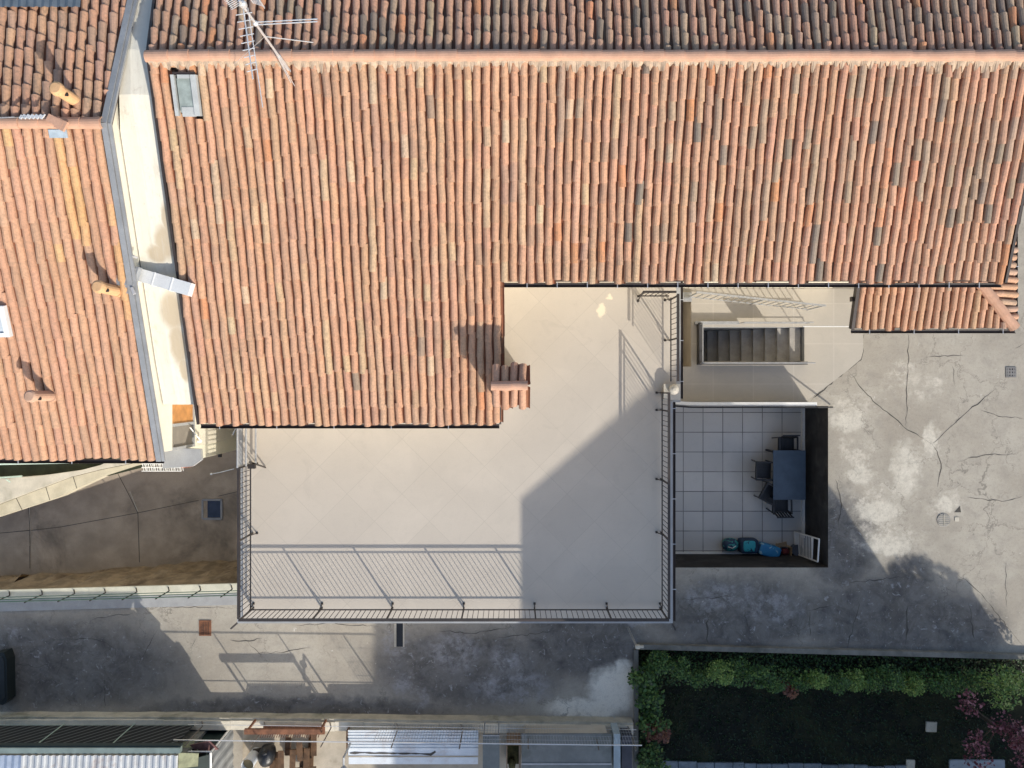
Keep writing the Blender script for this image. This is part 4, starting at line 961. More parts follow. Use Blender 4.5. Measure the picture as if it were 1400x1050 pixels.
m = MB(); m.blob(W(289, 648, 3.0), .035, .03, .03, 1, 8, 6); m.build('cable_end', ALU, t)

# ------------------------------------------------------------------ lane furniture
def grate(px0, py0, px1, py1, m_, label, cat, name, slots, dirx=True):
    a_, b_ = W(px0, py0), W(px1, py1); t = thing(name, label, cat, ((a_.x + b_.x) / 2, (a_.y + b_.y) / 2, 0)); x0, x1, y0, y1 = a_.x, b_.x, b_.y, a_.y
    m = MB(); w = .035
    m.box(x0, x1, y0, y0 + w, .002, .02); m.box(x0, x1, y1 - w, y1, .002, .02); m.box(x0, x0 + w, y0 + w, y1 - w, .002, .02); m.box(x1 - w, x1, y0 + w, y1 - w, .002, .02); m.build('frame', m_, t)
    m = MB(); n = slots
    for i in range(n):
        f0 = (i + .2) / n; f1 = (i + .8) / n
        if dirx: m.box(x0 + w + (x1 - x0 - 2 * w) * f0, x0 + w + (x1 - x0 - 2 * w) * f1, y0 + w, y1 - w, .004, .016)
        else: m.box(x0 + w, x1 - w, y0 + w + (y1 - y0 - 2 * w) * f0, y0 + w + (y1 - y0 - 2 * w) * f1, .004, .016)
    m.build('bars', m_, t)
    m = MB(); m.box(x0 + w, x1 - w, y0 + w, y1 - w, .0015, .003); m.build('sump', CHAIR, t)
    return t
grate(272.5, 848, 289, 869, RUST, 'rusty brown slotted drain cover in the sunlit lane', 'drain cover', 'drain_cover', 6)
t = grate(1375, 502, 1389, 516, mat('grey_iron', (.22, .21, .20), .7), 'small square grey drain grid in the pale courtyard', 'drain grid', 'drain_grid', 3)
m = MB(); a_, b_ = W(1375, 502), W(1389, 516)
for f in (.35, .66): yy = a_.y + (b_.y - a_.y) * f; m.box(a_.x + .03, b_.x - .03, yy - .02, yy + .02, .005, .018)
m.build('cross_bars', mat('grey_iron', (.22, .21, .2)), t)
t = thing('manhole_cover', 'round worn manhole lid in the cracked right courtyard', 'manhole', W(1290, 711)); c = W(1290, 711)
m = MB(); seg = 24
m.tube(c + Vector((0, 0, .002)), c + Vector((0, 0, .016)), .20, .19, seg); m.build('lid', mat('worn_iron', (.30, .28, .25), .8, .25, 7), t)
m = MB()
for k in range(-2, 3): m.bar(c + Vector((-.14, k * .06, .018)), c + Vector((.14, k * .06, .018)), .014, .01)
m.bar(c + Vector((0, -.16, .021)), c + Vector((0, .16, .021)), .02, .01); m.build('lid_ribs', KERB, t)
c2 = W(1308, 710); m = MB(); m.box(c2.x - .06, c2.x + .06, c2.y - .06, c2.y + .06, .002, .014); m.build('valve_lid', KERB, t)
m = MB(); p = W(1310, 698); m.add([(p.x - .12, p.y - .05, .004), (p.x + .08, p.y - .05, .004), (p.x + .05, p.y + .14, .004)], [(0, 1, 2)]); m.build('broken_edge', CRACK, t)
t = thing('drain_slot', 'narrow dark slot beside the lane under the terrace edge', 'drain', W(546, 868))
m = MB(); a_, b_ = W(542, 852), W(551, 884); m.box(a_.x, b_.x, b_.y, a_.y, .002, .006); m.build('slot', CHAIR, t)
m = MB(); m.box(a_.x - .06, a_.x, b_.y, a_.y, .002, .03); m.box(b_.x, b_.x + .04, b_.y, a_.y, .002, .02); m.each('slot_edge', KERB, t)
t = thing('dark_trough', 'dark low trough standing at the left end of the lane', 'trough', W(8, 935))
m = MB(); poly = WL([(-8, 894), (5, 892), (9, 902), (10, 958), (4, 964), (-9, 962)], .35); m.prism(poly, .002, .35); m.build('trough_body', mat('black_green_plastic', (.012, .018, .018), .6), t)
m = MB(); m.prism(WL([(-5, 899), (3, 897), (6, 905), (7, 953), (2, 958), (-6, 957)], .36), .35, .37); m.build('trough_lid', mat('dark_lid', (.02, .024, .024), .5), t)

# lane wall at the bottom with its fence
sw_ = thing('boundary_wall', 'low mossy wall with pale top along the lower side of the lane', 'wall', (-5, -9.5, 0))
wx0_, wx1_ = -20, X(866, .38)
m = MB(); n = 60; vs = []
for i in range(n + 1):
    x = wx0_ + (wx1_ - wx0_) * i / n; j = random.uniform(-.012, .012); yb = -9.37 - .25 * max(0, (x + 10) / 13) * .6
    vs += [(x, yb + j, 0), (x, yb + .01 + j, .36), (x, yb - .30, .36), (x, yb - .30, 0)]
m.add(vs, [(4 * i + k, 4 * i + 4 + k, 4 * i + 5 + k, 4 * i + 1 + k) for i in range(n) for k in range(3)]); m.build('wall', OLDW, sw_)
def ybw(x): return -9.37 - .25 * max(0, (x + 10) / 13) * .6
m = MB(); x = wx0_
while x < wx1_:
    x2 = min(x + random.uniform(.8, 1.6), wx1_); j = random.uniform(-.012, .012)
    m.prism([(x + .004, ybw(x) - .06 + j), (x + .004, ybw(x) - .315 + j), (x2 - .004, ybw(x2) - .315 + j), (x2 - .004, ybw(x2) - .06 + j)], .36, .39 + random.uniform(0, .012)); x = x2
m.build('wall_cap', mat('cap_stone', (.72, .655, .53), .9, .12, 2.4, dirt=(.33, .31, .24), dirt_amt=.5), sw_)
lf = thing('post_and_rail_fence', 'slender steel fence on the low wall along the lane', 'fence', (-2, -9.6, .39))
for px in (278, 363, 453, 544, 632, 721, 812, 860):
    x = X(px, .39); y = ybw(x) - .12; m = MB(); m.path([Vector((x - .04, y + .04, .38)), Vector((x + .02, y - .05, .50)), Vector((x + .0, y - .07, 1.55))], .018); m.build('post', mat('weathered_post', (.20, .17, .14), .7), lf)
m = MB(); xa, xb = X(262, .39), X(868, .39)
for z, r in ((.62, .010), (1.5, .016)): m.path([Vector((xa + (xb - xa) * i / 12, ybw(xa + (xb - xa) * i / 12) - .07, z)) for i in range(13)], r, 6)
m.each('rail', ALU, lf)
m = MB(); xm, xn = X(520, .5), X(866, .5); k = int((xn - xm) / .075)
for i in range(k): x = xm + i * .075; m.bar((x, ybw(x) - .075, .45), (x, ybw(x) - .075, 1.5), .007)
for z in (.5, .75, 1.0, 1.25): m.bar((xm, ybw(xm) - .08, z), (xn, ybw(xn) - .08, z), .006)
m.build('wire_mesh', GALV, lf)
nf = thing('netting_fence', 'black shade netting fence on the wall in front of the shed', 'fence', (-11, -9.5, .39))
mm, nt, b = base_mat('shade_net'); co = coords(nt)
wv = N(nt, 'ShaderNodeTexWave', wave_type='BANDS', bands_direction='DIAGONAL', i_Scale=2.4); nt.links.new(co, wv.inputs['Vector'])
c = mix(nt, ramp(nt, wv.outputs['Fac'], .90, .985), (.010, .011, .012), (.17, .18, .18)); nt.links.new(c, b.inputs['Base Color']); b.inputs['Roughness'].default_value = .8
xe = X(262, .6)
m = MB(); m.box(-20, xe, -9.56, -9.55, .42, 1.5); m.build('net', mm, nf)
m = MB(); m.path([Vector((-20, -9.55, .44)), Vector((xe, -9.56, .44))], .014); m.path([Vector((-20, -9.55, 1.52)), Vector((xe, -9.56, 1.52))], .016); m.each('rail', GREENG, nf)
for px in (-10, 88, 184): x = X(px, .4); m = MB(); m.tube((x, -9.53, .39), (x, -9.53, 1.56), .016); m.build('post', GREENG, nf)

# shed
sh = thing('corrugated_shed', 'shed with pale ribbed metal roof at the lower left corner', 'shed', (-12, -11, 0))
sx0, sx1 = -20, X(247, 2.2); zs = lambda x, y: 2.2 + .10 * (-9.5 - y)
m = MB(); m.box(sx0, sx1 - .15, -13.5, -9.75, 0, 2.08); m.build('wall', GREYR, sh)
pt = .178; nrib = int((sx1 - X(29, 2.2)) / pt); vs = []; xs_ = X(29, 2.2)
m = MB(); 
for i in range(nrib + 1):
    x = xs_ + i * pt
    for (dx, hh) in ((0, 0), (.025, .035), (.075, .035), (.10, 0)):
        for y in (-9.5, -13.6): vs.append((x + dx, y, zs(x, y) + hh))
kk = len(vs) // 2; m.add(vs, [(2 * i, 2 * i + 1, 2 * i + 3, 2 * i + 2) for i in range(kk - 1)]); m.f = [f[::-1] for f in m.f]; m.build('roof', SHEETB, sh)
m = MB(); m.corr(sx0, xs_ + .03, -13.6, -9.5, lambda x, y: zs(x, y) + .015, .18, .012, 'x'); o = m.build('roof', BLUEG, sh); o['label'] = 'blue grey end panel of the roof'
m = MB(); m.box(sx0, sx1 - .02, -9.46, -9.32, 2.06, 2.20); m.build('eave_gutter', mat('grey_green_gutter', (.20, .25, .23), .5, .15), sh)
m = MB(); m.box(sx0, sx1 - .02, -9.31, -9.285, 2.0, 2.16); m.build('fascia_board', mat('dark_green_board', (.03, .045, .045), .6), sh)
# ramshackle frame beside the shed
fr_ = thing('makeshift_hut', 'cluttered hut of white poles and grey sheets beside the shed', 'hut', (-8.3, -10.8, 0))
hx = -8.0; m = MB()
hN = -9.78
for (p, q, r) in (((hx, hN, 0), (hx, hN, 1.5), .025), ((hx, hN, 1.5), (hx, -13, 1.5), .035), ((hx, hN, 1.46), (-9.0, hN, 1.46), .02), ((-8.55, hN, 1.4), (-8.8, -11.5, 1.4), .02), ((hx, -10.2, 1.42), (-9.0, -10.25, 1.42), .02), ((-8.75, hN, 1.5), (-8.75, -13, 1.4), .012)): m.tube(p, q, r)
m.each('pole', WHITE, fr_)
m = MB()
n = 40; vs = []
for i in range(n + 1):
    y = -9.82 - 3.2 * i / n; k = .012 * (1 if (i // 2) % 2 else -1); vs += [(hx + .03 + k, y, 0), (hx + .03 + k, y, 1.44)]
m.add(vs, [(2 * i, 2 * i + 2, 2 * i + 3, 2 * i + 1) for i in range(n)]); m.build('side_sheet', mat('dull_grey_sheet', (.27, .28, .285), .6, .2, 3, .2), fr_)
m = MB(); m.box(-9.1, hx - .05, -13, -9.85, .02, 1.2); m.build('dark_tarpaulin', mat('dark_green_tarp', (.014, .028, .026), .6, .4, 4), fr_)
def slab4(q, t):
    m_ = MB(); m_.add(q + [v - Vector((0, 0, t)) for v in q], [(0, 3, 2, 1), (4, 5, 6, 7), (0, 1, 5, 4), (1, 2, 6, 5), (2, 3, 7, 6), (3, 0, 4, 7)]); return m_
slab4([Vector((-8.52, -9.72, 2.13)), Vector((-7.99, -9.84, 1.47)), Vector((-7.99, -13, 1.47)), Vector((-8.52, -13, 2.13))], .02).build('sloping_shade_sheet', mat('dark_green_tarp', (.014, .028, .026), .6, .4, 4), fr_)  # sheet added to close the sunlit gap in the hut's shadow
m = slab4([Vector((-8.55, -9.46, 2.17)), Vector((-8.2, -9.66, 1.80)), Vector((-8.22, -10.0, 1.80)), Vector((-8.55, -9.85, 2.19))], .025)
m.build('slanting_board', mat('mossy_board', (.26, .27, .17), .9, .25, 6), fr_)

m = MB(); m.obox((-8.75, -9.76, 1.3), (.16, .02, 0), (0.05, .12, -.1), (0, 0, .02)); m.obox((-8.5, -9.95, 1.32), (.1, .12, .0), (-.03, .05, 0), (0, 0, .03)); m.each('old_board', mat('mossy_board', (.26, .27, .17), .9, .25, 6), fr_)
m = MB(); m.obox((-8.25, -9.74, 1.3), (.26, .06, .0), (-.1, .14, .05), (0, 0, .02)); m.build('rusted_scrap', mat('plum_rust', (.16, .08, .075), .9, .3, 6), fr_)
m = MB(); 
for (x, y, z, r) in ((-8.6, -9.95, 1.25, .07), (-8.4, -10.4, 1.22, .1), (-8.25, -10.9, 1.22, .08), (-8.6, -11.0, 1.22, .12)): m.blob((x, y, z), r * 1.6, r, r * .6, .5, 10, 6)
m.each('dark_bundle', DARKG, fr_)

# yard behind the lane wall
m = MB(); m.sheet([(-7.7, -14), (3.4, -14), (3.4, -9.8), (-7.7, -9.75)], .006); struct(m.build('yard', mat('beige_yard', (.50, .43, .33), .9, .18, 1.4, dirt=(.22, .17, .11), dirt_amt=.6, dscale=.9)))
t = thing('rusty_rack', 'rust red slatted iron rack lying behind the low wall', 'rack', (-6.2, -10, .1))
m = MB(); a_, b_ = W(334, 997, 1.05), W(440, 1016, 1.05)
m.box(a_.x, b_.x, a_.y - .14, a_.y, .98, 1.06); m.box(a_.x + .35, b_.x - .05, b_.y, a_.y - .142, .50, .56); m.build('rack_bed', RUST, t)
m = MB()
for i in range(26): x = a_.x + .38 + (b_.x - a_.x - .5) * i / 25; m.bar((x, a_.y - .16, .62), (x - .10, b_.y - .06, .60), .022)
m.build('rack_slats', mat('dark_rust', (.11, .05, .03), .9, .3, 8), t)
for x in (a_.x + .06, b_.x - .06): m = MB(); m.bar((x, a_.y - .07, .007), (x, a_.y - .07, .979), .05); m.build('leg', RUST, t)
p = W(395, 1036, .3); t = thing('timber_stack', 'pile of brown weathered boards below the rusty rack', 'timber', (p.x, p.y, 0)); m = MB(); WOODB = mat('weathered_board', (.13, .07, .035), .9, .4, 5, dirt=(.06, .035, .02), dirt_amt=.8, dscale=3)
for i in range(14):
    c = Vector((p.x + random.uniform(-.6, .8), p.y + random.uniform(-.35, .35), .03 + .03 * i)); a = random.uniform(-.10, .10) + (0 if i % 5 == 4 else pi / 2); d = Vector((cos(a), sin(a), 0)); e = Vector((-sin(a), cos(a), 0)); m.obox(c, d * random.uniform(.25, .38), e * .08, (0, 0, .014))
m.each('board', WOODB, t)
m = MB(); m.obox((p.x - .75, p.y + .12, .2), (.3, 0.05, 0), (0, .12, 0), (0, 0, .02)); m.build('offcut', mat('dark_board', (.07, .055, .04), .9), t)
p = W(337, 1048, .8); t = thing('paint_bucket', 'pale round bucket with brown rim in the yard corner', 'bucket', (p.x, p.y, 0))
m = MB(); m.tube((p.x, p.y, .007), (p.x, p.y, .75), .15, .17, 18, caps=False); m.tube((p.x, p.y, .7), (p.x, p.y, .75), .175, .175, 18, caps=False); m.build('bucket_body', SHEET, t)
m = MB(); m.tube((p.x, p.y, .55), (p.x, p.y, .6), .155, .155, 18); m.build('paint', mat('ochre_paint', (.25, .19, .09), .5), t)
p = W(360, 1040, .6); t = thing('rubbish_sack', 'crumpled black sack beside the pale bucket', 'sack', (p.x, p.y, 0)); m = MB(); m.blob((p.x, p.y, .28), .24, .30, .28, .9, 20, 12, wob=.10); m.build('sack_body', mat('black_sack', (.012, .013, .016), .35, .3, 6, bmp=.6), t, smooth=True)
m = MB(); m.blob((p.x + .02, p.y + .18, .55), .08, .06, .07, 1, 10, 6, wob=.2); m.build('sack_knot', mat('black_sack', (.012, .013, .016)), t)
p = W(480, 1030, .6); t = thing('standpipe', 'grey upright pipe with valve beside the white roof sheet', 'pipe', (p.x, p.y, 0)); m = MB(); m.tube((p.x, p.y + .3, .01), (p.x - .02, p.y + .3, 1.4), .03); m.tube((p.x - .02, p.y + .3, 1.4), (p.x - .02, p.y - .4, 1.4), .03); m.build('pipe', GALV, t); m = MB(); m.blob((p.x - .02, p.y, 1.42), .09, .07, .06, .9, 12, 6); m.build('valve', GALV, t)
# white corrugated roof
wr = thing('white_roof', 'low outbuilding roofed with bright white ribbed sheets', 'outbuilding', (-2.5, -10, 0)); zr = .62
a_, b_ = W(476, 998, zr), W(654, 1044, zr)
m = MB(); rows = [0, .22, .42, .60, .78, 1.0]; m.box(a_.x, b_.x, b_.y + .22, a_.y, zr - .012, zr)
for i, f in enumerate((.02, .10, .19, .28, .37, .46, .55)): y = a_.y + (b_.y - a_.y) * f; m.box(a_.x, b_.x, y - .022, y + .022, zr, zr + .028)
m.build('roof', SHEET, wr)
m = MB(); m.box(a_.x + .02, b_.x - .01, b_.y, b_.y + .19, zr + .02, zr + .03); m.build('loose_sheet', SHEET, wr)
m = MB(); m.strip([(a_.x + .05, b_.y + .30), (a_.x + 1.0, b_.y + .29), (a_.x + 2.0, b_.y + .275), (a_.x + 2.3, b_.y + .26), (a_.x + 2.42, b_.y + .34)], .06, zr + .006, .008); m.build('split_seam', CRACK, wr)
m = MB(); m.box(a_.x + .1, b_.x - .1, b_.y + .3, a_.y - .08, .008, zr - .013); m.build('wall', GREYR, wr)
m = MB(); m.box(a_.x - .05, a_.x - .003, b_.y + .3, a_.y - .02, zr - .25, zr + .03); m.build('end_board', mat('brown_board', (.13, .075, .045), .9), wr)
# grey felt roofs
t = thing('plastic_canopy', 'dull grey plastic canopy between the white roof and a brown crate', 'canopy', (-.7, -10, 0)); z_ = 1.1; a_, b_ = W(660, 1004, z_), W(683, 1060, z_); m = MB(); m.box(a_.x, b_.x, b_.y, a_.y, z_ - .02, z_); m.build('canopy_sheet', mat('smoky_plastic', (.16, .17, .16), .35, .2, 3), t); m = MB(); m.bar((a_.x, a_.y - .02, z_ + .02), (b_.x, a_.y - .02, z_ + .02), .03); m.bar((b_.x - .03, a_.y, z_ - .02), (b_.x - .03, a_.y, .01), .03); m.bar((a_.x + .03, a_.y, z_ - .02), (a_.x + .03, a_.y, .01), .03); m.build('canopy_frame', GALV, t)
t = thing('wooden_crate', 'open brown crate in the dark slot between two grey roofs', 'crate', (0, -10, 0)); z_ = .9; a_, b_ = W(692, 1014, z_), W(712, 1060, z_); m = MB(); m.box(a_.x, b_.x, a_.y - .10, a_.y, .02, z_); m.box(a_.x, a_.x + .03, b_.y, a_.y - .102, .02, z_); m.box(b_.x - .05, b_.x, b_.y, a_.y - .102, .02, z_); m.build('crate_sides', mat('worn_timber', (.30, .21, .14), .9, .2, 5), t); m = MB(); m.box(a_.x + .03, b_.x - .05, b_.y, a_.y - .103, .02, .3); m.blob((.0, -10.7, .35), .1, .2, .1, .9, 10, 6); m.build('crate_contents', mat('olive_scraps', (.08, .075, .025), .9, .4, 8), t)
t = thing('felt_roof', 'flat grey roof with a pale strip near the garden corner', 'roof', (1.5, -10.4, 0)); z_ = 1.0; a_, b_ = W(713, 1003, z_), W(836, 1062, z_); m = MB(); m.box(a_.x, b_.x, b_.y, a_.y, z_ - .03, z_); m.build('roof', GREYR, t); m = MB(); m.box(a_.x, b_.x, a_.y - .84, a_.y - .80, z_, z_ + .02); m.build('batten', GALV, t)
m = MB(); m.box(a_.x + .1, b_.x - .1, b_.y + .1, a_.y - .05, .008, z_ - .031); m.build('wall', PLAST, t)
a2, b2_ = W(839, 1003, z_), W(848, 1062, z_); m = MB(); m.box(a2.x, b2_.x, b2_.y, a2.y, .01, z_ + .03); m.build('pale_strip', mat('pale_blue_strip', (.40, .46, .48), .6), t)
a2, b2_ = W(850, 1005, .8), W(864, 1062, .8); m = MB(); m.box(a2.x, b2_.x, b2_.y, a2.y, .01, .8); m.build('side_bay', DARKG, t)

# ------------------------------------------------------------------ garden
GZ = -.55
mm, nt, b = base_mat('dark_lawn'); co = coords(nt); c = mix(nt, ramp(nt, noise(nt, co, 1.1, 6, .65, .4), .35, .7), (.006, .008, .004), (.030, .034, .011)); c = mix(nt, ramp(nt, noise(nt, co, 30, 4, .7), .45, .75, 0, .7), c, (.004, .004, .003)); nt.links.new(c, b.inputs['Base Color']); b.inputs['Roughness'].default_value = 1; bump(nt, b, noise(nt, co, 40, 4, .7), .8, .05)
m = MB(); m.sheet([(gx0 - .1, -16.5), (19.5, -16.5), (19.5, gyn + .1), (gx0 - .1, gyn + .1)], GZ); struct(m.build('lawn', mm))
gwl = thing('garden_wall', 'low dark stone wall dividing the garden from the courtyard', 'wall', (9, gyn, 0))
KW = mat('garden_wall_stone', (.20, .19, .165), .95, .25, 3, dirt=(.06, .065, .05), dirt_amt=.7)
m = MB(); m.prism([(gx0 - .02, gyn + .01), (19.5, gyn - .41), (19.5, gyn - .27), (gx0 - .02, gyn + .15)], GZ, .14); m.build('wall', KW, gwl)
m = MB(); m.prism([(gx0 - .12, -16.5), (gx0 + .0, -16.5), (gx0 + .0, gyn - .02), (gx0 - .12, gyn - .02)], GZ, .10); m.build('wall', KW, gwl)
t = thing('gate_post', 'slim pale steel post at the garden corner', 'post', (3.3, -6.9, 0)); p = W(858, 855); m = MB(); m.tube((p.x, p.y - .05, 0), (p.x, p.y - .05, 1.55), .03, .03, 10); m.build('post', GALV, t); m = MB(); m.blob((p.x + .02, p.y - .05, 1.57), .07, .06, .05, .6, 10, 6); m.obox((p.x + .1, p.y - .07, 1.5), (.09, 0, 0), (0, .03, 0), (0, 0, .03)); m.build('post_cap', KERB, t)

def leafy(name, n, rx, ry, rz, c, size, lm, seed, parent=None, hang=0):
    rnd = random.Random(seed); m = MB(); cl = [(rnd.gauss(0, .45), rnd.gauss(0, .45), rnd.gauss(.1, .42)) for _ in range(12)]
    tones = []
    for i in range(n):
        k = rnd.choice(cl); s = .30
        q = Vector((k[0] + rnd.gauss(0, s), k[1] + rnd.gauss(0, s), k[2] + rnd.gauss(0, s)))
        if q.length > 1.05: q = q.normalized() * rnd.uniform(.8, 1.08)
        p = Vector((c[0] + q.x * rx, c[1] + q.y * ry, c[2] + q.z * rz))
        L = size * rnd.uniform(.6, 1.5); w = L * rnd.uniform(.32, .5)
        d = Vector((rnd.gauss(0, 1), rnd.gauss(0, 1), rnd.gauss(.15, .6))).normalized(); up = Vector((rnd.gauss(0, .5), rnd.gauss(0, .5), 1)).normalized(); sd = d.cross(up).normalized(); dr = Vector((0, 0, -L * .25))
        tone = max(0, min(1, rnd.gauss(.45, .25))); m.add([p, p + d * L * .5 + sd * w + dr * .3, p + d * L + dr, p + d * L * .5 - sd * w + dr * .3], [(0, 1, 2, 3)], 0, (tone, tone, tone))
    return m
LG = leaf_mat('hedge_leaf', (.010, .032, .008), (.045, .115, .018), (.16, .24, .045)); LY = leaf_mat('bright_leaf', (.04, .09, .018), (.14, .24, .04), (.34, .40, .10)); LR = leaf_mat('red_leaf', (.06, .018, .012), (.13, .04, .022), (.20, .09, .04)); LP = leaf_mat('plum_leaf', (.045, .008, .014), (.15, .03, .045), (.46, .20, .22))
BARK = mat('bark', (.07, .05, .035), .95, .3, 8)
def shrub(px, py, r, z, lm, label, n, seed, grp='shrubs edging the dark garden', cat='shrub', name='garden_shrub', size=.085, rz=.5):
    p = W(px, py, z); t = thing(name, label, cat, (p.x, p.y, GZ), grp); k = (H - z) / F
    m = leafy('leaves', n, r * k, r * k * .85, rz, (p.x, p.y, z), size, lm, seed); m.build('foliage', lm, t, attr='leaf_tone')
    m = MB(); rnd = random.Random(seed)
    for i in range(4): e = Vector((p.x + rnd.uniform(-.5, .5) * r * k, p.y + rnd.uniform(-.5, .5) * r * k, z + .1)); m.tube((p.x + rnd.uniform(-.05, .05), p.y, GZ), e, .018, .008, 5)
    m.build('stem', BARK, t); return t
rnd = random.Random(31)
names = ['fern-like', 'broad', 'spiky', 'dense', 'loose', 'low', 'drooping', 'tufted']
row = [(905, 905), (932, 912), (958, 918), (985, 915), (1010, 918), (1036, 922), (1060, 926), (1087, 922), (1113, 920), (1140, 926), (1166, 924), (1192, 928), (1216, 922), (1244, 928), (1272, 926), (1300, 930), (1326, 928)]
place = ['nearest the garden corner', 'second', 'third', 'fourth', 'fifth', 'sixth', 'seventh', 'eighth', 'ninth', 'tenth', 'eleventh', 'twelfth', 'thirteenth', 'fourteenth', 'fifteenth', 'sixteenth', 'seventeenth']
for i, (x, y) in enumerate(row):
    lm = LY if i in (3, 8, 10, 13) else LG
    w = 'green shrub %s along the garden wall, counted from the left corner' % (place[i] + (' in the row' if i else ''))
    shrub(x + rnd.uniform(-4, 4), y + 4 + rnd.uniform(-4, 4), rnd.uniform(15, 22), rnd.uniform(.05, .3), lm, ('bright ' if lm is LY else 'dark ') + w, 900, 40 + i, size=.052, rz=.4)
for i, (x, y, c_) in enumerate(((890, 955, LG), (893, 985, LG), (892, 1040, LG), (880, 925, LG))):
    shrub(x, y, 22, .15, c_, ['dark green shrub just above the red bush on the left garden edge', 'green shrub touching the red bush from above by the left garden edge', 'dark shrub below the red bush on the left garden edge', 'narrow green shrub under the left garden wall corner'][i], 460, 80 + i)
shrub(900, 1000, 17, .3, LR, 'rust red bush on the left edge of the garden', 420, 90)
shrub(1080, 944, 7, .3, LR, 'small reddish shrub low in the wall-side row', 160, 91)
shrub(1368, 938, 34, .6, LY, 'pale yellow-green flowering shrub at the right end of the row', 1100, 93, size=.06); shrub(1408, 932, 26, .6, LY, 'yellow-green shrub cut by the right picture edge', 700, 94, size=.06)
p = W(1385, 1010, 1.2); t = thing('plum_tree', 'small purple-leaved tree in the lower right corner', 'tree', (p.x, p.y, GZ))
m = MB()
base = Vector((p.x + .15, p.y - .1, GZ)); m.tube(base, base + Vector((-.05, .05, 1.0)), .07, .05, 8)
br = []
rnd = random.Random(77)
for i in range(9): e = Vector((p.x + rnd.uniform(-1.1, .7), p.y + rnd.uniform(-.8, .9), rnd.uniform(.8, 1.7))); m.tube(base + Vector((-.05, .05, .7 + .03 * i)), e, .03, .01, 6); br.append(e)
m.build('trunk', BARK, t)
m = MB()
for i, e in enumerate(br): s_ = leafy('x', 150, .38, .36, .22, e, .07, LP, 200 + i); m.add(s_.v, [], 0); off = len(m.v) - len(s_.v); m.f += [tuple(k + off for k in f) for f in s_.f]; m.m += s_.m; m.c += s_.c
m.build('crown', LP, t, attr='leaf_tone')
for (x0, y0, x1, y1, l) in ((1265, 986, 1280, 1000, 'lone square paver out on the dark lawn'), (1238, 1038, 1250, 1056, 'pale paver on the dark lawn at the lower picture edge')):
    a_, b_ = W(x0, y0, GZ), W(x1, y1, GZ); m = MB(); m.prism([(a_.x, b_.y + .01), (b_.x - .02, b_.y), (b_.x, a_.y - .01), (a_.x + .01, a_.y)], GZ + .002, GZ + .05); tag(m.build('stepping_stone', KERB), l, 'paving stone', 'stepping stones on the lawn')
m = MB(); a_, b_ = W(1297, 1038, GZ), W(1372, 1070, GZ); m.box(a_.x, b_.x, b_.y, a_.y, GZ + .002, GZ + .06); tag(m.build('stone_slab', mat('blue_grey_stone', (.36, .39, .43), .85, .12, 5)), 'large grey stone slab beneath the plum tree', 'slab')
m = MB(); x = X(905, GZ)
while x < X(1235, GZ): w = random.uniform(.3, .55); m.box(x, x + w - .02, -12.2, Y(1040, GZ) - .02 * (x - 4) + random.uniform(-.03, .03), GZ + .002, GZ + .05 + random.uniform(0, .02)); x += w
tag(m.build('stone_edging', mat('pale_edging', (.20, .225, .25), .85, .3, 3)), 'row of pale bluish stones at the lower edge of the lawn', 'edging')
m = MB(); rnd = random.Random(5)
for i in range(5000):
    x = rnd.uniform(4.4, 14.6); y = rnd.uniform(-12, -8.2); h = rnd.uniform(.03, .10); a = rnd.uniform(0, 2 * pi); d = Vector((cos(a), sin(a), 0)) * .02
    m.add([(x - d.x, y - d.y, GZ), (x + d.x, y + d.y, GZ), (x + d.y * 3, y - d.x * 3, GZ + h)], [(0, 1, 2)], 0, ((.0,) * 3 if rnd.random() < .9 else (.15,) * 3))
o = m.build('grass_tufts', LG, None, attr='leaf_tone'); o['kind'] = 'stuff'; o['label'] = 'sparse dark tufts of grass on the shaded lawn'; o['category'] = 'grass'

m = MB(); rnd = random.Random(12)
for i in range(6500):
    if i < 5200: x = rnd.uniform(gx0 + .1, 15.2); y = gyn - .02 * (x - gx0) - rnd.uniform(.02, 1.15)
    else: x = gx0 + rnd.uniform(.05, .75); y = rnd.uniform(-12, gyn - .1)
    p = Vector((x, y, GZ + rnd.uniform(.1, .42))); L = rnd.uniform(.04, .085); d = Vector((rnd.gauss(0, 1), rnd.gauss(0, 1), rnd.gauss(0, .35))).normalized(); sd = d.cross(Vector((rnd.gauss(0, .4), rnd.gauss(0, .4), 1)).normalized()).normalized() * L * .42; tn = max(0, min(1, rnd.gauss(.25, .2)))
    m.add([p, p + d * L * .5 + sd, p + d * L, p + d * L * .5 - sd], [(0, 1, 2, 3)], 0, (tn,) * 3)
o = m.build('ivy', LG, None, attr='leaf_tone'); o['kind'] = 'stuff'; o['label'] = 'low dark ivy filling the bed under the garden shrubs'; o['category'] = 'ivy'

# ------------------------------------------------------------------ buildings outside the picture whose shade falls into it
KX, KY = .55 * 1.9, -.835 * 1.9
bh = thing('tall_house', 'tall plastered house beyond the garden shading the terrace', 'house', (12, -20, 0))
y0, y1 = -12.5, -28
prof = [(6.85, 0), (15.4, 0), (15.4, 8.2), (14.0, 8.2), (14.0, 12.0), (13.0, 12.35), (6.85, 10.2)]
m = MB(); vs = [(x, y0, z) for x, z in prof] + [(x, y1, z) for x, z in prof]; k = len(prof)
m.add(vs, [tuple(range(k)), tuple(range(k, 2 * k))[::-1]] + [(i, k + i, k + (i + 1) % k, (i + 1) % k) for i in range(k)]); m.build('wall', CREAM, bh)
m = MB(); un = Vector((2.15, 0, -6.15)).normalized()
m.obox((9.9, (y0 + y1) / 2, 11.30), (3.15, 0, 1.09), (0, 7.7, 0), (-.02, 0, .05)); m.obox((13.55, (y0 + y1) / 2, 12.22), (.55, 0, -.19), (0, 7.7, 0), (.01, 0, .04)); m.build('roof', RIDGE, bh)
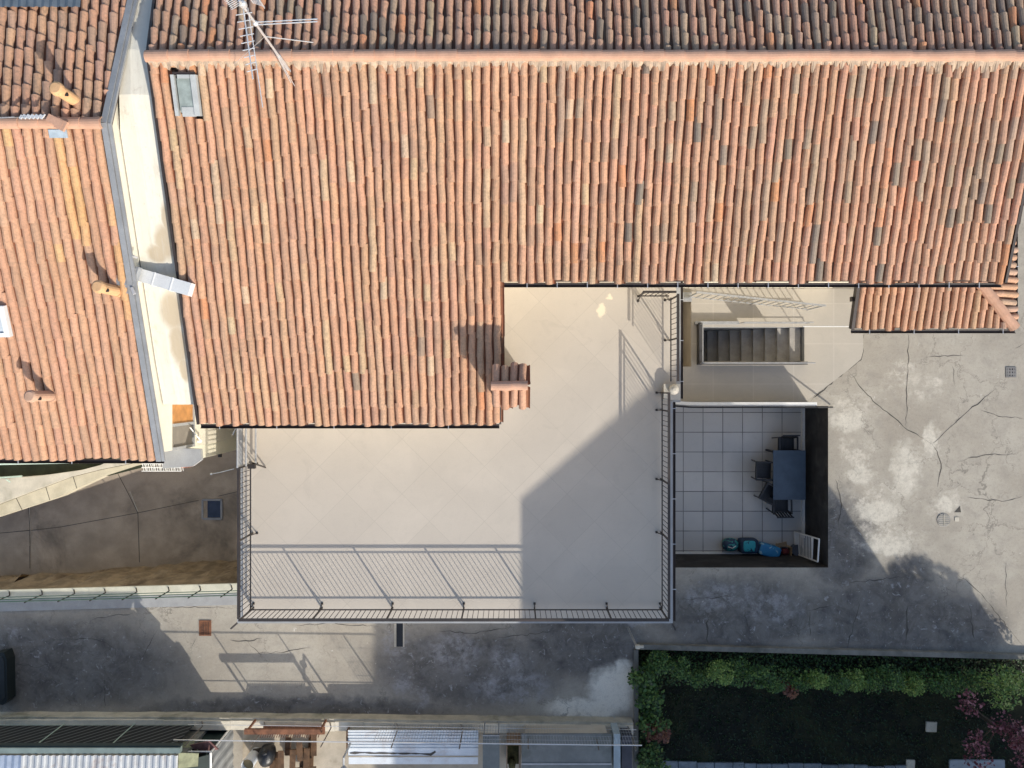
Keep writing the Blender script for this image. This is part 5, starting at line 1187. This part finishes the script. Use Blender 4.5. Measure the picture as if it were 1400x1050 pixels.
t = thing('garden_annex', 'low annex beside the tall house beyond the garden', 'annex', (17, -14, 0))
m = MB(); m.prism([(15.41, -16.5), (17.5, -16.5), (17.5, -12.5), (15.41, -12.5)], 0, 4.2); m.build('wall', PLAST, t); m = MB(); m.prism([(15.42, -16.6), (17.56, -16.6), (17.56, -12.45), (15.42, -12.45)], 4.2, 4.35); m.build('roof', RIDGE, t)
t = thing('climbing_plant', 'leafy climber on the annex roof beyond the garden', 'plant', (16.6, -12.4, 0))
m = leafy('f', 700, .9, .3, .42, (16.3, -12.4, 4.25), .12, LG, 301); m.build('foliage', LG, t, attr='leaf_tone'); m = MB(); m.tube((16.3, -12.2, 0), (16.4, -12.3, 4.4), .05, .02, 6); m.build('stem', BARK, t)

# ------------------------------------------------------------------ camera and light
cam = bpy.data.cameras.new('camera'); co_ = bpy.data.objects.new('camera', cam); COL.objects.link(co_)
co_.location = (0, 0, H); co_.rotation_euler = (0, 0, 0); cam.sensor_width = 36; cam.sensor_fit = 'HORIZONTAL'; cam.lens = 36 * F / 1400; cam.clip_end = 500; cam.clip_start = .1
scn.camera = co_
EL = radians(27.8); az = Vector((.55, -.835)).normalized(); to_sun = Vector((az.x * cos(EL), az.y * cos(EL), sin(EL)))
sun = bpy.data.lights.new('sun', 'SUN'); sun.energy = 3.1; sun.angle = radians(.5); sun.color = (1.0, .95, .85)
so = bpy.data.objects.new('sun', sun); COL.objects.link(so); so.rotation_euler = to_sun.to_track_quat('Z', 'Y').to_euler(); so.location = to_sun * 60
wd_ = bpy.data.worlds.new('World'); scn.world = wd_; wd_.use_nodes = True; nt = wd_.node_tree
bgn = nt.nodes.get('Background'); sky = nt.nodes.new('ShaderNodeTexSky'); sky.sky_type = 'NISHITA'; sky.sun_disc = False
sky.sun_elevation = EL; sky.sun_rotation = atan2(az.x, az.y); sky.air_density = 1.0; sky.dust_density = 1.5; sky.ozone_density = 1.0
nt.links.new(sky.outputs[0], bgn.inputs[0]); bgn.inputs[1].default_value = .145
scn.view_settings.view_transform = 'Standard'; scn.view_settings.look = 'None'; scn.view_settings.exposure = .55; scn.view_settings.gamma = 1
